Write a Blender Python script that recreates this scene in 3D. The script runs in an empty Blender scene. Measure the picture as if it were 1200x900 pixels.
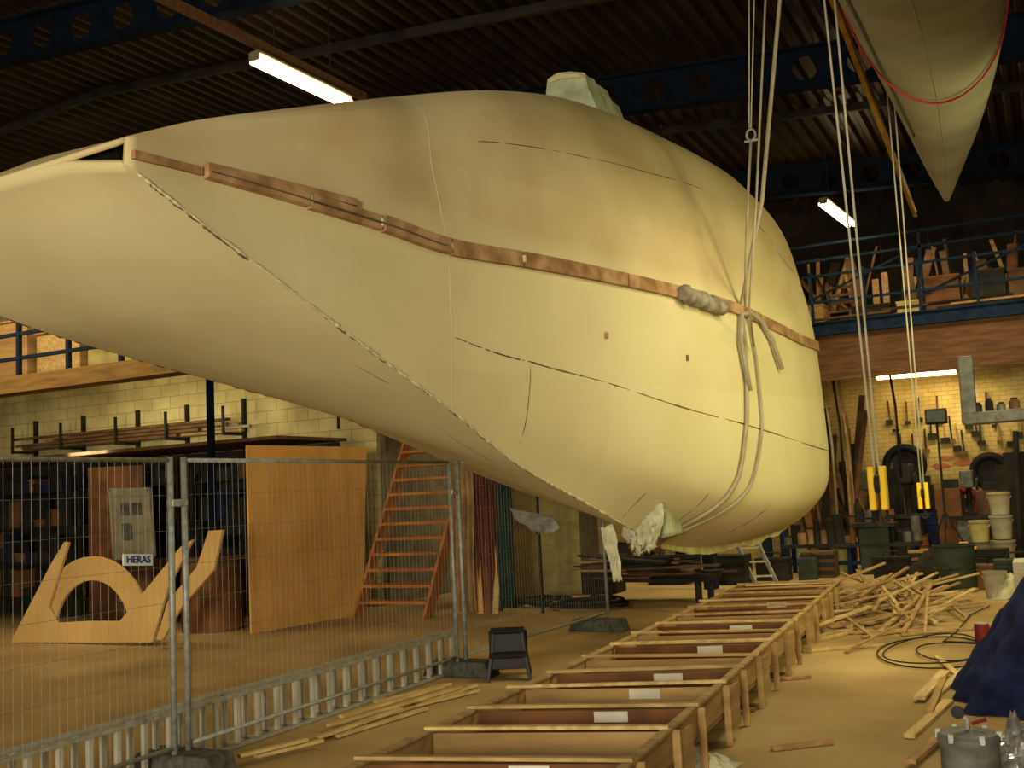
import bpy, bmesh, math, random
from mathutils import Vector as V, Matrix, noise
random.seed(7)
C = bpy.context.scene.collection
sc = bpy.context.scene
try:
    sc.view_settings.view_transform = 'Standard'
except Exception: pass
# ---------------- camera model ----------------
FPX = 1250.0
yaw, pit, rol = math.radians(26.4), math.radians(5.88), math.radians(2.87)
Z = V((0,0,1)); F0 = V((-math.sin(yaw), math.cos(yaw), 0)); R0 = V((math.cos(yaw), math.sin(yaw), 0))
F = F0*math.cos(pit)+Z*math.sin(pit); U0 = Z*math.cos(pit)-F0*math.sin(pit)
R = R0*math.cos(rol)-U0*math.sin(rol); U = R0*math.sin(rol)+U0*math.cos(rol)
CAM = V((0,0,1.67))
def ray(x,y): return F+R*((x-600)/FPX)+U*((450-y)/FPX)
def onz(x,y,z=0.0):
    d = ray(x,y); return CAM+d*((z-CAM.z)/d.z)
def ony(x,y,Y):
    d = ray(x,y); return CAM+d*((Y-CAM.y)/d.y)
def onx(x,y,X):
    d = ray(x,y); return CAM+d*((X-CAM.x)/d.x)
cd = bpy.data.cameras.new('camera'); cam = bpy.data.objects.new('camera', cd); C.objects.link(cam)
cd.sensor_width = 36; cd.lens = FPX/1200*36; cd.clip_start = 0.05; cd.clip_end = 200
m = Matrix((R, U, -F)).transposed().to_4x4(); m.translation = CAM; cam.matrix_world = m
sc.camera = cam
# ---------------- materials ----------------
def s2l(c):
    return tuple(((x/255)/12.92 if x/255 <= .04045 else ((x/255+.055)/1.055)**2.4) for x in c)+(1,)
MT = {}
def mat(name, c1, c2=None, rough=.6, metal=0, scale=4, stretch=(1,1,1), bump=0, emit=0, alpha=1, c3=None, detail=6, contrast=(.35,.65), trans=0, spec=.3):
    m = bpy.data.materials.new(name); m.use_nodes = True; nt = m.node_tree; N = nt.nodes; L = nt.links
    b = N['Principled BSDF']; b.inputs['Roughness'].default_value = rough; b.inputs['Metallic'].default_value = metal
    b.inputs['Specular IOR Level'].default_value = spec
    if trans: b.inputs['Transmission Weight'].default_value = trans
    if alpha < 1: b.inputs['Alpha'].default_value = alpha
    tc = N.new('ShaderNodeTexCoord'); mp = N.new('ShaderNodeMapping'); mp.inputs['Scale'].default_value = stretch
    L.new(tc.outputs['Object'], mp.inputs['Vector'])
    no = N.new('ShaderNodeTexNoise'); no.inputs['Scale'].default_value = scale; no.inputs['Detail'].default_value = detail
    L.new(mp.outputs['Vector'], no.inputs['Vector'])
    cr = N.new('ShaderNodeValToRGB'); cr.color_ramp.elements[0].position = contrast[0]; cr.color_ramp.elements[1].position = contrast[1]
    if c2 is None: c2 = tuple(max(0, x*.86) for x in c1)
    cr.color_ramp.elements[0].color = s2l(c2); cr.color_ramp.elements[1].color = s2l(c1)
    if c3:
        e = cr.color_ramp.elements.new(contrast[0]+(contrast[1]-contrast[0])*.5); e.color = s2l(c3)
    L.new(no.outputs['Fac'], cr.inputs['Fac']); L.new(cr.outputs['Color'], b.inputs['Base Color'])
    if emit:
        b.inputs['Emission Strength'].default_value = emit; b.inputs['Emission Color'].default_value = s2l(c1)
    if bump:
        bp = N.new('ShaderNodeBump'); bp.inputs['Strength'].default_value = bump; bp.inputs['Distance'].default_value = .02
        L.new(no.outputs['Fac'], bp.inputs['Height']); L.new(bp.outputs['Normal'], b.inputs['Normal'])
    MT[name] = m; return m
def brick(name, c1, c2, mortar, scale, bw, bh, axis='xz'):
    m = mat(name, c1, c2, .9); nt = m.node_tree; N = nt.nodes; L = nt.links; b = N['Principled BSDF']
    tc = N.new('ShaderNodeTexCoord'); sp = N.new('ShaderNodeSeparateXYZ'); cb = N.new('ShaderNodeCombineXYZ')
    L.new(tc.outputs['Object'], sp.inputs[0]); L.new(sp.outputs['X' if axis[0]=='x' else 'Y'], cb.inputs['X']); L.new(sp.outputs['Z'], cb.inputs['Y'])
    br = N.new('ShaderNodeTexBrick'); br.inputs['Scale'].default_value = scale; br.inputs['Brick Width'].default_value = bw; br.inputs['Row Height'].default_value = bh
    br.inputs['Mortar Size'].default_value = .008; br.inputs['Color1'].default_value = s2l(c1); br.inputs['Color2'].default_value = s2l(c2); br.inputs['Mortar'].default_value = s2l(mortar)
    L.new(cb.outputs[0], br.inputs['Vector'])
    no = N.new('ShaderNodeTexNoise'); no.inputs['Scale'].default_value = 1.1; no.inputs['Detail'].default_value = 6; L.new(tc.outputs['Object'], no.inputs['Vector'])
    rr = N.new('ShaderNodeValToRGB'); rr.color_ramp.elements[0].position = .3; rr.color_ramp.elements[0].color = (.42,.36,.28,1); rr.color_ramp.elements[1].position = .62; rr.color_ramp.elements[1].color = (1,1,1,1); L.new(no.outputs['Fac'], rr.inputs['Fac'])
    mx = N.new('ShaderNodeMix'); mx.data_type = 'RGBA'; mx.blend_type = 'MULTIPLY'; mx.inputs['Factor'].default_value = .85
    L.new(br.outputs['Color'], mx.inputs['A']); L.new(rr.outputs['Color'], mx.inputs['B']); L.new(mx.outputs['Result'], b.inputs['Base Color'])
    return m
M = MT
mat('filler_white', (214,204,170), (190,178,142), .85, scale=12, spec=.1)
mat('bead_cream', (214,206,172), (188,178,142), .9, scale=9, spec=.08)
mat('rim_yellow', (210,204,140), (180,172,110), .9, scale=9, spec=.08)
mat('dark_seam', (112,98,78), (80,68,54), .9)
mat('red_bits', (120,58,50), (90,44,38), .8)
mat('strake_wood', (182,148,110), (134,100,72), .95, scale=6, c3=(158,122,88), contrast=(.34,.64), bump=.15, spec=.1)
mat('pine', (210,182,124), (176,146,94), .8, scale=3, stretch=(6,1,6))
mat('pine_dark', (176,140,90), (142,108,66), .8, scale=3, stretch=(6,1,6))
mat('frame_bar', (188,158,108), (152,124,80), .85, scale=3, stretch=(1,6,6))
mat('ply', (184,150,98), (154,122,76), .75, scale=2, stretch=(1,1,6))
mat('ply_orange', (218,168,92), (200,150,76), .65, scale=1.2, stretch=(1,3,1))
mat('mould_ply', (224,186,116), (204,164,96), .65, scale=1.2)
mat('stair_wood', (188,122,58), (146,90,42), .65, scale=2, stretch=(1,6,1))
mat('brown_board', (112,80,50), (78,54,36), .75, scale=3, stretch=(1,6,1))
mat('galv', (168,170,164), (134,138,136), .55, .4, scale=20)
mat('wire', (138,140,132), (108,110,104), .6, .3, scale=20)
mat('alu', (172,170,158), (148,146,136), .6, .15, scale=14)
mat('rung_alu', (200,196,182), (172,168,154), .65, .05)
mat('black_plastic', (30,30,32), (18,18,20), .45)
mat('black_rubber', (26,25,24), (14,14,14), .8)
mat('concrete_block', (92,90,84), (60,60,56), .9, scale=18, bump=.3)
mat('blue_steel', (15,24,40), (10,15,26), .9, scale=6, spec=.05)
mat('blue_rail', (28,46,70), (20,32,50), .85, scale=6, spec=.1)
mat('yellow_paint', (246,206,28), (224,176,18), .5)
mat('rail_paint', (140,100,30), (108,74,20), .7)
mat('rope', (168,158,136), (148,136,112), .95, scale=5)
mat('rope_white', (196,190,172), (172,166,146), .9, scale=5)
mat('white_paper', (232,230,216), (214,210,194), .75)
mat('white_plastic', (176,168,142), (146,138,114), .7)
mat('lamp_housing', (120,110,90), (96,88,72), .7)
mat('foil', (206,206,204), (120,120,122), .28, .7, scale=9, bump=.6)
mat('navy_cloth', (36,44,82), (20,24,50), .9, scale=5, spec=.1)
mat('tan_cloth', (170,138,92), (130,98,62), .9, scale=5)
mat('red_cloth', (114,54,40), (72,34,28), .9)
mat('green_net', (40,64,52), (20,38,32), .9)
mat('dark_clutter', (48,43,35), (26,24,19), .9)
mat('red_plastic', (130,34,26), (96,24,20), .6)
mat('green_drum', (58,68,52), (38,46,36), .7)
mat('grey_metal', (112,112,106), (80,80,76), .6, .15, scale=9)
mat('dark_metal', (50,47,42), (30,28,25), .7, .2)
mat('cable_black', (36,32,28), (20,18,16), .7)
mat('boat2_paint', (146,142,132), (126,122,112), .95, scale=1.0, spec=.05)
mat('stripe_blue', (62,64,74), (44,46,54), .7)
mat('red_line', (180,40,46), (150,28,36), .7)
mat('greenish_gel', (184,190,158), (150,156,126), .85, scale=6, bump=.3)
mat('gel_sheet', (206,202,170), (170,166,134), .6, 0, scale=7, bump=.1)
mat('grey_sheet', (150,148,134), (104,102,94), .5, 0, scale=7, bump=.1)
mat('tape_grey', (160,152,136), (118,108,94), .85, scale=10)
mat('cabinet_brown', (130,84,46), (96,60,34), .7)
mat('sign_pale', (210,216,216), (192,200,204), .5)
mat('sign_ink', (24,52,120), (20,44,108), .5)
mat('pale_pane', (168,160,132), (144,136,110), .5)
mat('glass_pane', (90,96,92), (60,66,64), .15)
mat('tube_glow', (255,226,160), (255,226,160), .5, emit=30)
mat('tube_glow_far', (255,222,140), (255,222,140), .5, emit=22)
mat('grease_yellow', (190,178,112), (160,148,90), .75)
mat('pink_paint', (190,112,84), (164,92,68), .85)
mat('fascia_wood', (112,76,48), (80,54,34), .8, scale=2, stretch=(1,1,8))
mat('fascia_left', (156,124,70), (126,96,52), .8, scale=2, stretch=(1,1,8))
mat('roof_metal', (52,39,26), (32,24,16), .5, .3, scale=1.2)
mat('grey_wall', (116,104,82), (92,82,64), .9)
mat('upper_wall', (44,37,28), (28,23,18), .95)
brick('block_cream', (214,202,146), (204,190,134), (168,156,110), 1, .44, .22)
brick('brick_cream', (208,184,122), (198,174,114), (172,148,96), 1, .24, .09)
fm = mat('floor_concrete', (196,170,120), (144,120,80), .92, scale=.6, c3=(172,146,100), bump=.06, contrast=(.3,.7), detail=12, spec=.08)
# ---------------- mesh helpers ----------------
ORG = {}
class MB:
    def __init__(s): s.v = []; s.f = []
    def add(s, vs, fs):
        o = len(s.v); s.v += [V(p) for p in vs]; s.f += [[i+o for i in f] for f in fs]; return s
    def hexa(s, p):
        return s.add(p, [(0,3,2,1),(4,5,6,7),(0,1,5,4),(1,2,6,5),(2,3,7,6),(3,0,4,7)])
    def box(s, c, d, rz=0, tilt=None):
        c = V(c); m = Matrix.Rotation(rz,3,'Z')
        if tilt: m = m @ Matrix.Rotation(tilt[0],3,'X') @ Matrix.Rotation(tilt[1],3,'Y')
        p = [c+m@V((x*d[0]/2,y*d[1]/2,z*d[2]/2)) for z in (-1,1) for x,y in ((-1,-1),(1,-1),(1,1),(-1,1))]
        return s.hexa(p)
    def bar(s, a, b, w, h, up=(0,0,1)):
        a, b = V(a), V(b); t = (b-a).normalized(); up = V(up)
        if abs(t.dot(up)) > .98: up = V((0,1,0))
        sd = t.cross(up).normalized(); u = sd.cross(t)
        p = [q+sd*(x*w/2)+u*(y*h/2) for q in (a,b) for x,y in ((-1,-1),(1,-1),(1,1),(-1,1))]
        return s.hexa(p)
    def tube(s, pts, r, n=8, closed=False):
        pts = [V(p) for p in pts]; k = len(pts); rs = r if isinstance(r,(list,tuple)) else [r]*k
        o = len(s.v); prev = None
        for i,p in enumerate(pts):
            if closed: t = pts[(i+1)%k]-pts[i-1]
            else: t = pts[min(i+1,k-1)]-pts[max(i-1,0)]
            t.normalize()
            if prev is None:
                a = V((0,0,1)) if abs(t.z) < .9 else V((1,0,0)); prev = t.cross(a).normalized()
            sd = (prev-t*prev.dot(t))
            if sd.length < 1e-6: sd = t.orthogonal()
            sd.normalize(); prev = sd; u = t.cross(sd)
            for j in range(n):
                an = 2*math.pi*j/n; s.v.append(p+sd*math.cos(an)*rs[i]+u*math.sin(an)*rs[i])
        for i in range(k if closed else k-1):
            for j in range(n):
                a = o+i*n+j; b = o+i*n+(j+1)%n; i2 = (i+1)%k
                s.f.append([a,b,o+i2*n+(j+1)%n,o+i2*n+j])
        if not closed:
            s.f.append([o+j for j in range(n)][::-1]); s.f.append([o+(k-1)*n+j for j in range(n)])
        return s
    def prism(s, poly, vec):
        n = len(poly); vec = V(vec); vs = [V(p) for p in poly]+[V(p)+vec for p in poly]
        return s.add(vs, [list(range(n))[::-1], list(range(n,2*n))]+[(i,(i+1)%n,n+(i+1)%n,n+i) for i in range(n)])
    def lathe(s, prof, base, n=20, axis=None):
        base = V(base); q = V((0,0,1)).rotation_difference(V(axis)).to_matrix() if axis else Matrix.Identity(3)
        o = len(s.v); k = len(prof)
        for r,z in prof:
            for j in range(n):
                a = 2*math.pi*j/n; s.v.append(base+q@V((r*math.cos(a),r*math.sin(a),z)))
        for i in range(k-1):
            for j in range(n):
                s.f.append([o+i*n+j,o+i*n+(j+1)%n,o+(i+1)*n+(j+1)%n,o+(i+1)*n+j])
        s.f.append([o+j for j in range(n)][::-1]); s.f.append([o+(k-1)*n+j for j in range(n)])
        return s
    def grid(s, g, cu=False, cv=False):
        o = len(s.v); nu = len(g); nv = len(g[0])
        for r_ in g: s.v += [V(p) for p in r_]
        for i in range(nu if cu else nu-1):
            for j in range(nv if cv else nv-1):
                s.f.append([o+i*nv+j,o+((i+1)%nu)*nv+j,o+((i+1)%nu)*nv+(j+1)%nv,o+i*nv+(j+1)%nv])
        return s
    def build(s, name, m, parent=None, smooth=False, bevel=0, fixn=True, sharp=None, uvgrid=None):
        if parent is None:
            xs = [p.x for p in s.v]; ys = [p.y for p in s.v]; zs = [p.z for p in s.v]
            org = V(((min(xs)+max(xs))/2,(min(ys)+max(ys))/2,min(zs)))
        else: org = ORG[parent.name]
        me = bpy.data.meshes.new(name); me.from_pydata([tuple(p-org) for p in s.v], [], s.f)
        if fixn:
            bm = bmesh.new(); bm.from_mesh(me); bmesh.ops.recalc_face_normals(bm, faces=bm.faces)
            if sharp:
                for e in bm.edges:
                    if len(e.link_faces) == 2 and e.calc_face_angle(0) > math.radians(sharp): e.smooth = False
            bm.to_mesh(me); bm.free()
        if smooth:
            for p in me.polygons: p.use_smooth = True
        me.materials.append(M[m] if isinstance(m,str) else m)
        o = bpy.data.objects.new(name, me); C.objects.link(o); ORG[o.name] = org
        if parent is None: o.location = org
        else: o.parent = parent
        if bevel:
            b = o.modifiers.new('bevel','BEVEL'); b.width = bevel; b.segments = 2; b.limit_method = 'ANGLE'
        return o
def thing(name, label, cat, loc, group=None):
    o = bpy.data.objects.new(name, None); C.objects.link(o); o.location = loc; ORG[o.name] = V(loc)
    o.empty_display_size = .2; o['label'] = label; o['category'] = cat
    if group: o['group'] = group
    return o
def tag(o, label, cat, group=None, kind=None):
    o['label'] = label; o['category'] = cat
    if group: o['group'] = group
    if kind: o['kind'] = kind
    return o
def struct(name, mb, m, **k):
    o = mb.build(name, m, **k); o['kind'] = 'structure'; return o
def B(): return MB()

# ---------------- room ----------------
def roofz(x): return 7.6-.075*(x+2) if x > -13 else 7.6+.075*11+.075*(x+13)
struct('floor', B().box((-13.5,6,-.05),(31,40,.1)), 'floor_concrete')
xs = []; x = -28.6
while x < 1.8:
    xs += [(x,0),(x+.08,0),(x+.12,.1),(x+.2,.1)]; x += .25
struct('ceiling', B().grid([[(a,y,roofz(a)+h) for a,h in xs] for y in (-14,-4,4,12,18,25)]), 'roof_metal', fixn=False)
struct('wall_back', B().box((-4,23.6,2.2),(11.6,.2,4.4)), 'brick_cream')
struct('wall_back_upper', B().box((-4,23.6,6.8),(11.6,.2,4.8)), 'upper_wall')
struct('wall_left', B().box((-19.2,14.6,4.6),(19,.2,9.2)), 'block_cream')
struct('wall_return', B().box((-9.7,19.1,4.6),(.2,9,9.2)), 'grey_wall')
struct('wall_right', B().box((1.7,5,4.5),(.2,38,9)), 'grey_wall')
struct('wall_far_left', B().box((-28.6,0,4.5),(.2,29,9)), 'grey_wall')
struct('wall_front', B().box((-13.5,-13.6,4.5),(31,.2,9)), 'grey_wall')

# roof beams
def beam(Y, label):
    t = thing('roof_beam', label, 'beam', (-6,Y,roofz(-6)-.8))
    for side in (0,1):
        xa, xb = ((-28,-13),(-13,1.5))[side]; n = int((xb-xa)/.72); w = (xb-xa)/n; web = B(); ns = 16
        for i in range(n):
            x0 = xa+i*w; cx = x0+w/2; vs = []
            for q in range(ns):
                a = 2*math.pi*q/ns+math.pi/4; c_, s_ = math.cos(a), math.sin(a); k = .5/max(abs(c_),abs(s_))
                for (rx,rz) in ((c_*.17,s_*.17),(c_*k*w,s_*k*.56)):
                    xx = cx+rx; vs.append((xx,Y,roofz(xx)-.38+rz))
            fs = [(2*q,2*q+1,2*((q+1)%ns)+1,2*((q+1)%ns)) for q in range(ns)]
            web.add(vs,fs)
        web.build('web','blue_steel',t,fixn=False)
        for dz in (-.1,-.66):
            B().bar((xa,Y,roofz(xa)+dz),(xb,Y,roofz(xb)+dz),.2,.03).build('flange','blue_steel',t)
beam(9.3,'blue steel roof beam with round holes beside the near fluorescent lamp, nearest of three')
beam(14.5,'blue steel roof beam with round holes crossing behind the top of the large hull')
beam(20.4,'blue steel roof beam with round holes above the cluttered back mezzanine')
for i,y_ in enumerate((6.6,11.9,17.4)):
    o = B().bar((-28,y_,roofz(-28)-.06),(-13,y_,roofz(-13)-.06),.08,.12).bar((-13,y_,roofz(-13)-.06),(1.5,y_,roofz(1.5)-.06),.08,.12).build('roof_purlin','dark_metal')
    tag(o,['thin dark roof purlin nearest the camera','thin dark roof purlin between the first two blue beams','thin dark roof purlin between the two farther blue beams'][i],'purlin')
# ---------------- hull ----------------
ST = [
 (4.2,(150,159),(150,166),(149,180),(148,186),None,(148,193)),
 (4.74,(236,140),(238,172),(240,203),(244,238),None,(247,269)),
 (5.46,(338,127),(346,178),(357,236),(361,298),None,(362,356)),
 (6.14,(425,117),(440,185),(452,265),(456,345),None,(456,427)),
 (6.75,(478,112),(508,205),(525,290),(529,385),None,(529,481)),
 (7.65,(570,106),(605,210),(618,306),(622,424),(620,490),(608,545)),
 (8.67,(650,113),(695,220),(705,323),(713,449),(709,525),(684,588)),
 (9.8,(715,133),(770,235),(790,342),(802,478),(795,562),(745,622)),
 (11.0,(780,163),(835,250),(855,360),(872,497),(866,584),(788,640)),
 (12.0,(835,192),(890,278),(905,382),(926,514),(923,592),(838,640)),
 (12.8,(870,218),(925,325),(938,399),(956,524),(952,588),(884,630)),
 (13.5,(905,262),(944,352),(957,408),(971,527),(967,572),(922,612)),
]
ET = [(4.2,-7.3,3.64),(5.2,-6.76,3.15),(6.3,-6.7,2.96),(7.5,-6.4,2.72),(8.7,-6.3,2.54),(9.65,-6.1,2.26),(10.6,-5.8,1.92),(11.6,-5.4,1.62),(12.3,-5.2,1.62),(13.5,-5.2,1.75)]
def etab(Y):
    for a,b in zip(ET,ET[1:]):
        if Y <= b[0]:
            t = (Y-a[0])/(b[0]-a[0]); return a[1]+(b[1]-a[1])*t, a[2]+(b[2]-a[2])*t
    return ET[-1][1:]
G = []
for Y,A_,U_,B_,D_,bi,C_ in ST:
    A3,U3,B3,D3,C3 = [ony(p[0],p[1],Y) for p in (A_,U_,B_,D_,C_)]
    b3 = ony(bi[0],bi[1],Y) if bi else (D3+C3)/2
    ex,ez = etab(Y); E3 = V((ex,Y,ez))
    if Y == 4.2: f1 = ony(75,192,Y); f2 = ony(-10,216,Y)
    else:
        f1 = C3.lerp(E3,.33); f2 = C3.lerp(E3,.67)
        if Y > 10: f1.z += .08*min(1,(Y-10)/2)
    h = max(.02, A3.z-E3.z)
    P1 = V((ex-.1*h,Y,ez+.34*h)); P2 = V((ex-.08*h,Y,ez+.75*h)); PT = V(((A3.x+ex)/2,Y,A3.z+.04*h if Y>4.3 else A3.z-.01))
    if Y == 4.2: PT = ony(0,208,Y)
    G.append([A3,U3,B3,D3,b3,C3,f1,f2,E3,P1,P2,PT])
for Y,k in ((14.7,.84),(15.9,.55),(16.8,.2),(17.1,.03)):
    c = V((-5.2,Y,3.4)); G.append([V((c.x+(p.x-c.x)*k, Y, c.z+(p.z-c.z)*(k*.8+.2*min(1,k*2)))) for p in G[11]])
NS, NR = len(G), 12
def cr(a,b,c,d,t): return .5*((2*b)+(c-a)*t+(2*a-5*b+4*c-d)*t*t+(3*b-a-3*c+d)*t*t*t)
def ss(a,b,x):
    t = max(0,min(1,(x-a)/(b-a))); return t*t*(3-2*t)
def rowu(j,u):
    u = max(0,min(NS-1.0001,u)); i = int(u); t = u-i
    p0 = G[i-1][j] if i > 0 else G[0][j]*2-G[1][j]
    return cr(p0,G[i][j],G[i+1][j],G[min(i+2,NS-1)][j],t)
def S(u,v):
    j = int(math.floor(v)); t = v-j; p = [rowu((j+k)%NR,u) for k in (-1,0,1,2)]
    cm = cr(p[0],p[1],p[2],p[3],t); li = p[1].lerp(p[2],t); j %= NR
    if j in (3,4):
        if j == 4:
            q = ss(7,10.5,u); ghost = p[2]+(p[2]-p[1]); cm = cr(p[0],p[1],p[2],ghost.lerp(p[3],q),t)
        w = ss(2.5,5.5,u)*(.7 if j == 3 else 1)
    elif j >= 5 and j <= 7: w = ss(7,10.5,u)
    elif j >= 8: w = .35*ss(0,3,u)
    elif j == 0: w = ss(.3,2.5,u)*.85
    else: w = ss(.3,2.5,u)*.45
    return li.lerp(cm,w)
def SN(u,v,off=0.0):
    e = .03; p = S(u,v); du = S(min(u+e,NS-1.01),v)-S(max(u-e,0),v); dv = S(u,v+e)-S(u,v-e); n = du.cross(dv)
    if n.length < 1e-9: n = V((1,0,0))
    n.normalize(); c = sum((rowu(j,u) for j in range(NR)), V((0,0,0)))/NR
    if n.dot(p-c) < 0: n = -n
    return p+n*off, n
hull = thing('yacht_hull','large cream yacht hull hanging in slings, stern nearest the camera','boat hull',(-5.2,10,1.0))
NU = (NS-1)*8; NV = NR*8
gm = [[S(i/8*.99999,j/8) for j in range(NV)] for i in range(NU+1)]
mb = B().grid(gm,cv=True); mb.f.append([NU*NV+j for j in range(NV)])
hm = mat('hull_skin',(218,208,166),(206,195,150),.98,scale=.9,c3=(213,202,159),bump=.02,contrast=(.32,.68),spec=.0)
nt = hm.node_tree; N = nt.nodes; L = nt.links
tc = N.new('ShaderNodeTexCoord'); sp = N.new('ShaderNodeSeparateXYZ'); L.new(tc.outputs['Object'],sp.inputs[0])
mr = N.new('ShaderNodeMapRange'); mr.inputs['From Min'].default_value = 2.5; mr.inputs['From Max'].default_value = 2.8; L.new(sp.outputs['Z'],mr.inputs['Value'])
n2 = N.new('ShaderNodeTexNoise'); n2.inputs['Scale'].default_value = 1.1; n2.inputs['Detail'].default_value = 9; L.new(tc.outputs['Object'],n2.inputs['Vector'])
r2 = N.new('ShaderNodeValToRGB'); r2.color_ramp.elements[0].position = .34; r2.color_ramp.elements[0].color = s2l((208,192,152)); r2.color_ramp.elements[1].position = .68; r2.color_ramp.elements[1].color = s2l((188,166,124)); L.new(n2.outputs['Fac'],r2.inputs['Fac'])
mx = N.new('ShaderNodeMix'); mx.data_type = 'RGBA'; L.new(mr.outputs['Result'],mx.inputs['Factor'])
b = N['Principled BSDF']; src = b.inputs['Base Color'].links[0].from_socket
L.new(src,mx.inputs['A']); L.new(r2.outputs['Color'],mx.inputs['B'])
br = N.new('ShaderNodeTexBrick'); br.inputs['Scale'].default_value = 1; br.inputs['Brick Width'].default_value = 1.3; br.inputs['Row Height'].default_value = .8; br.inputs['Mortar Size'].default_value = .0
br.inputs['Color1'].default_value = (1,1,1,1); br.inputs['Color2'].default_value = (.92,.915,.9,1)
cb = N.new('ShaderNodeCombineXYZ'); L.new(sp.outputs['Y'],cb.inputs['X']); L.new(sp.outputs['Z'],cb.inputs['Y']); L.new(cb.outputs[0],br.inputs['Vector'])
m3 = N.new('ShaderNodeMix'); m3.data_type = 'RGBA'; m3.blend_type = 'MULTIPLY'; m3.inputs['Factor'].default_value = .8
L.new(mx.outputs['Result'],m3.inputs['A']); L.new(br.outputs['Color'],m3.inputs['B']); L.new(m3.outputs['Result'],b.inputs['Base Color'])
sh = mb.build('hull_shell',hm,hull,smooth=True,sharp=20)
so = sh.modifiers.new('thick','SOLIDIFY'); so.thickness = .035; so.offset = -1
def path(uv,n):
    out = []
    for k in range(n+1):
        t = k/n*(len(uv)-1); i = min(int(t),len(uv)-2); f = t-i
        out.append((uv[i][0]+(uv[i+1][0]-uv[i][0])*f, uv[i][1]+(uv[i+1][1]-uv[i][1])*f))
    return out
def seam(uv,n,r,m,name='seam',gap=.25,off=.0,jit=.3):
    p = path(uv,n); run = []
    def flush(run):
        if len(run) > 1:
            rr = [r*(1+random.uniform(-jit,jit)) for _ in run]; rr[0] *= .4; rr[-1] *= .4
            B().tube([SN(a,b_,off)[0] for a,b_ in run], rr, 5).build(name,m,hull,smooth=True)
    for q in p:
        run.append(q)
        if random.random() < gap: flush(run); run = []
    flush(run)
seam([(4.05,3.15),(4.6,3.07),(5,3),(6,3),(8,3),(11.3,3)],110,.0055,'dark_seam',gap=.07,jit=.5)
seam([(4.6,.62),(6,.7),(8,.72)],50,.004,'dark_seam',gap=.14)
seam([(9,.78),(10.5,.8)],14,.0045,'dark_seam',gap=.1)
seam([(0.1,5),(8.4,5)],300,.009,'bead_cream','filler_bead',gap=.035,jit=.9)
seam([(0.3,5.02),(1.4,5.02)],40,.009,'dark_seam',name='bead_crack_shadow',gap=.05,jit=.6)  # long dark crack beside the filler bead near the stern
seam([(2.2,5.02),(8.0,5.02)],150,.007,'dark_seam',name='bead_crack_shadow',gap=.4,jit=.6)  # broken dark line painted in as the shadow of the bead
seam([(1,8.0),(8,8.0)],140,.009,'red_bits','edge_drip',gap=.55)
seam([(4.02,0.2),(4,1),(4,2),(4,3),(4,5)],50,.0035,'bead_cream','joint_line',gap=.0)
for u0,va,vb in ((5,3.05,4.6),(6.7,4.4,4.9),(7.5,4.0,4.7),(8.6,4.0,4.6)):
    seam([(u0,va),(u0-.05,vb)],16,.0035,'dark_seam',gap=.12)
seam([(3.05,5.35),(3.5,5.28)],8,.003,'dark_seam',gap=0)
seam([(4.6,5.45),(5.2,5.4)],8,.003,'dark_seam',gap=0)
def rim(path_uv,name='ragged_rim'):
    g = []
    for (u,v) in path_uv:
        p,n_ = SN(u,v); drop = .04+.06*abs(noise.noise(V((u*3.1,v*2.3,.5))))+.02*abs(noise.noise(V((u*11,v*9,.5)))); out = V((n_.x,0,min(n_.z,-.1) if v > 4 else n_.z)).normalized()
        g.append([p-out*.02,p+out*drop])
    o = B().grid(g).build(name,'rim_yellow',hull,fixn=False); s_ = o.modifiers.new('t','SOLIDIFY'); s_.thickness = .02; s_.offset = 0
rim([(7.7+k*.045,5.0) for k in range(100)])
rim([(11.6,5-k*.05) for k in range(64)],'edge_rim')
def strake(u0,u1,h,th,dv=0,m='strake_wood',taper=1):
    n = max(6,int((u1-u0)*10)); mbx = B(); rows = []; j1,j2 = random.uniform(-.05,.05),random.uniform(-.08,.08)
    for k in range(n+1):
        u = u0+(u1-u0)*k/n; p,nn = SN(max(u,.08),1.97+dv); p = S(u,2+dv)
        t = (S(u+.05,2+dv)-S(max(u-.05,0),2+dv)).normalized()
        nh = V((nn.x,nn.y,nn.z*.3)).normalized(); b_ = t.cross(nh).normalized()
        if b_.z < 0: b_ = -b_
        hh = h*(1+j1)*(1+(taper-1)*k/n)
        rows.append([p-b_*hh/2-nh*.03,p+b_*hh/2-nh*.03,p+b_*hh/2+nh*th*(1+j2),p-b_*hh/2+nh*th*(1+j2)])
    mbx.grid(rows,cv=True); mbx.f.append([0,1,2,3]); k = n*4; mbx.f.append([k,k+1,k+2,k+3])
    mbx.build('rubbing_strake',m,hull,bevel=.004)
for a in ((0.05,.95,.05,.03),(.97,2.0,.085,.06),(2.02,2.9,.105,.05),(2.92,3.98,.115,.06),(4.0,4.9,.12,.045),(4.92,6.3,.12,.05),(6.32,7.5,.12,.04),(7.55,8.6,.12,.045),(8.65,10.9,.12,.035)): strake(*a)
strake(.98,2.6,.05,.05,-.2,'strake_wood')
strake(1.0,3.9,.008,.066,0.02,'dark_seam')
for u in (2.01,2.9,3.99,4.91,7.52):
    p,n_ = SN(u,2,.03); B().box(p,(.05,.05,random.uniform(.05,.08)),rz=random.uniform(-.3,.3)).build('filler_patch','bead_cream',hull,bevel=.01)
for u_ in (6.0,7.1):
    p,n_ = SN(u_,2.55); B().box(p,(.035,.035,.055)).build('bolt_hole','strake_wood',hull)
p0 = SN(7.0,2.02,.07)[0]; p1 = SN(7.75,2.06,.05)[0]
mbx = B(); n = 12
mbx.tube([p0.lerp(p1,i/n)+V((0,0,.02*math.sin(i*2.3))) for i in range(n+1)],[.06+.03*abs(math.sin(i*1.9)) for i in range(n+1)],8)
mbx.build('wrapped_fitting','tape_grey',hull,smooth=True)
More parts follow.
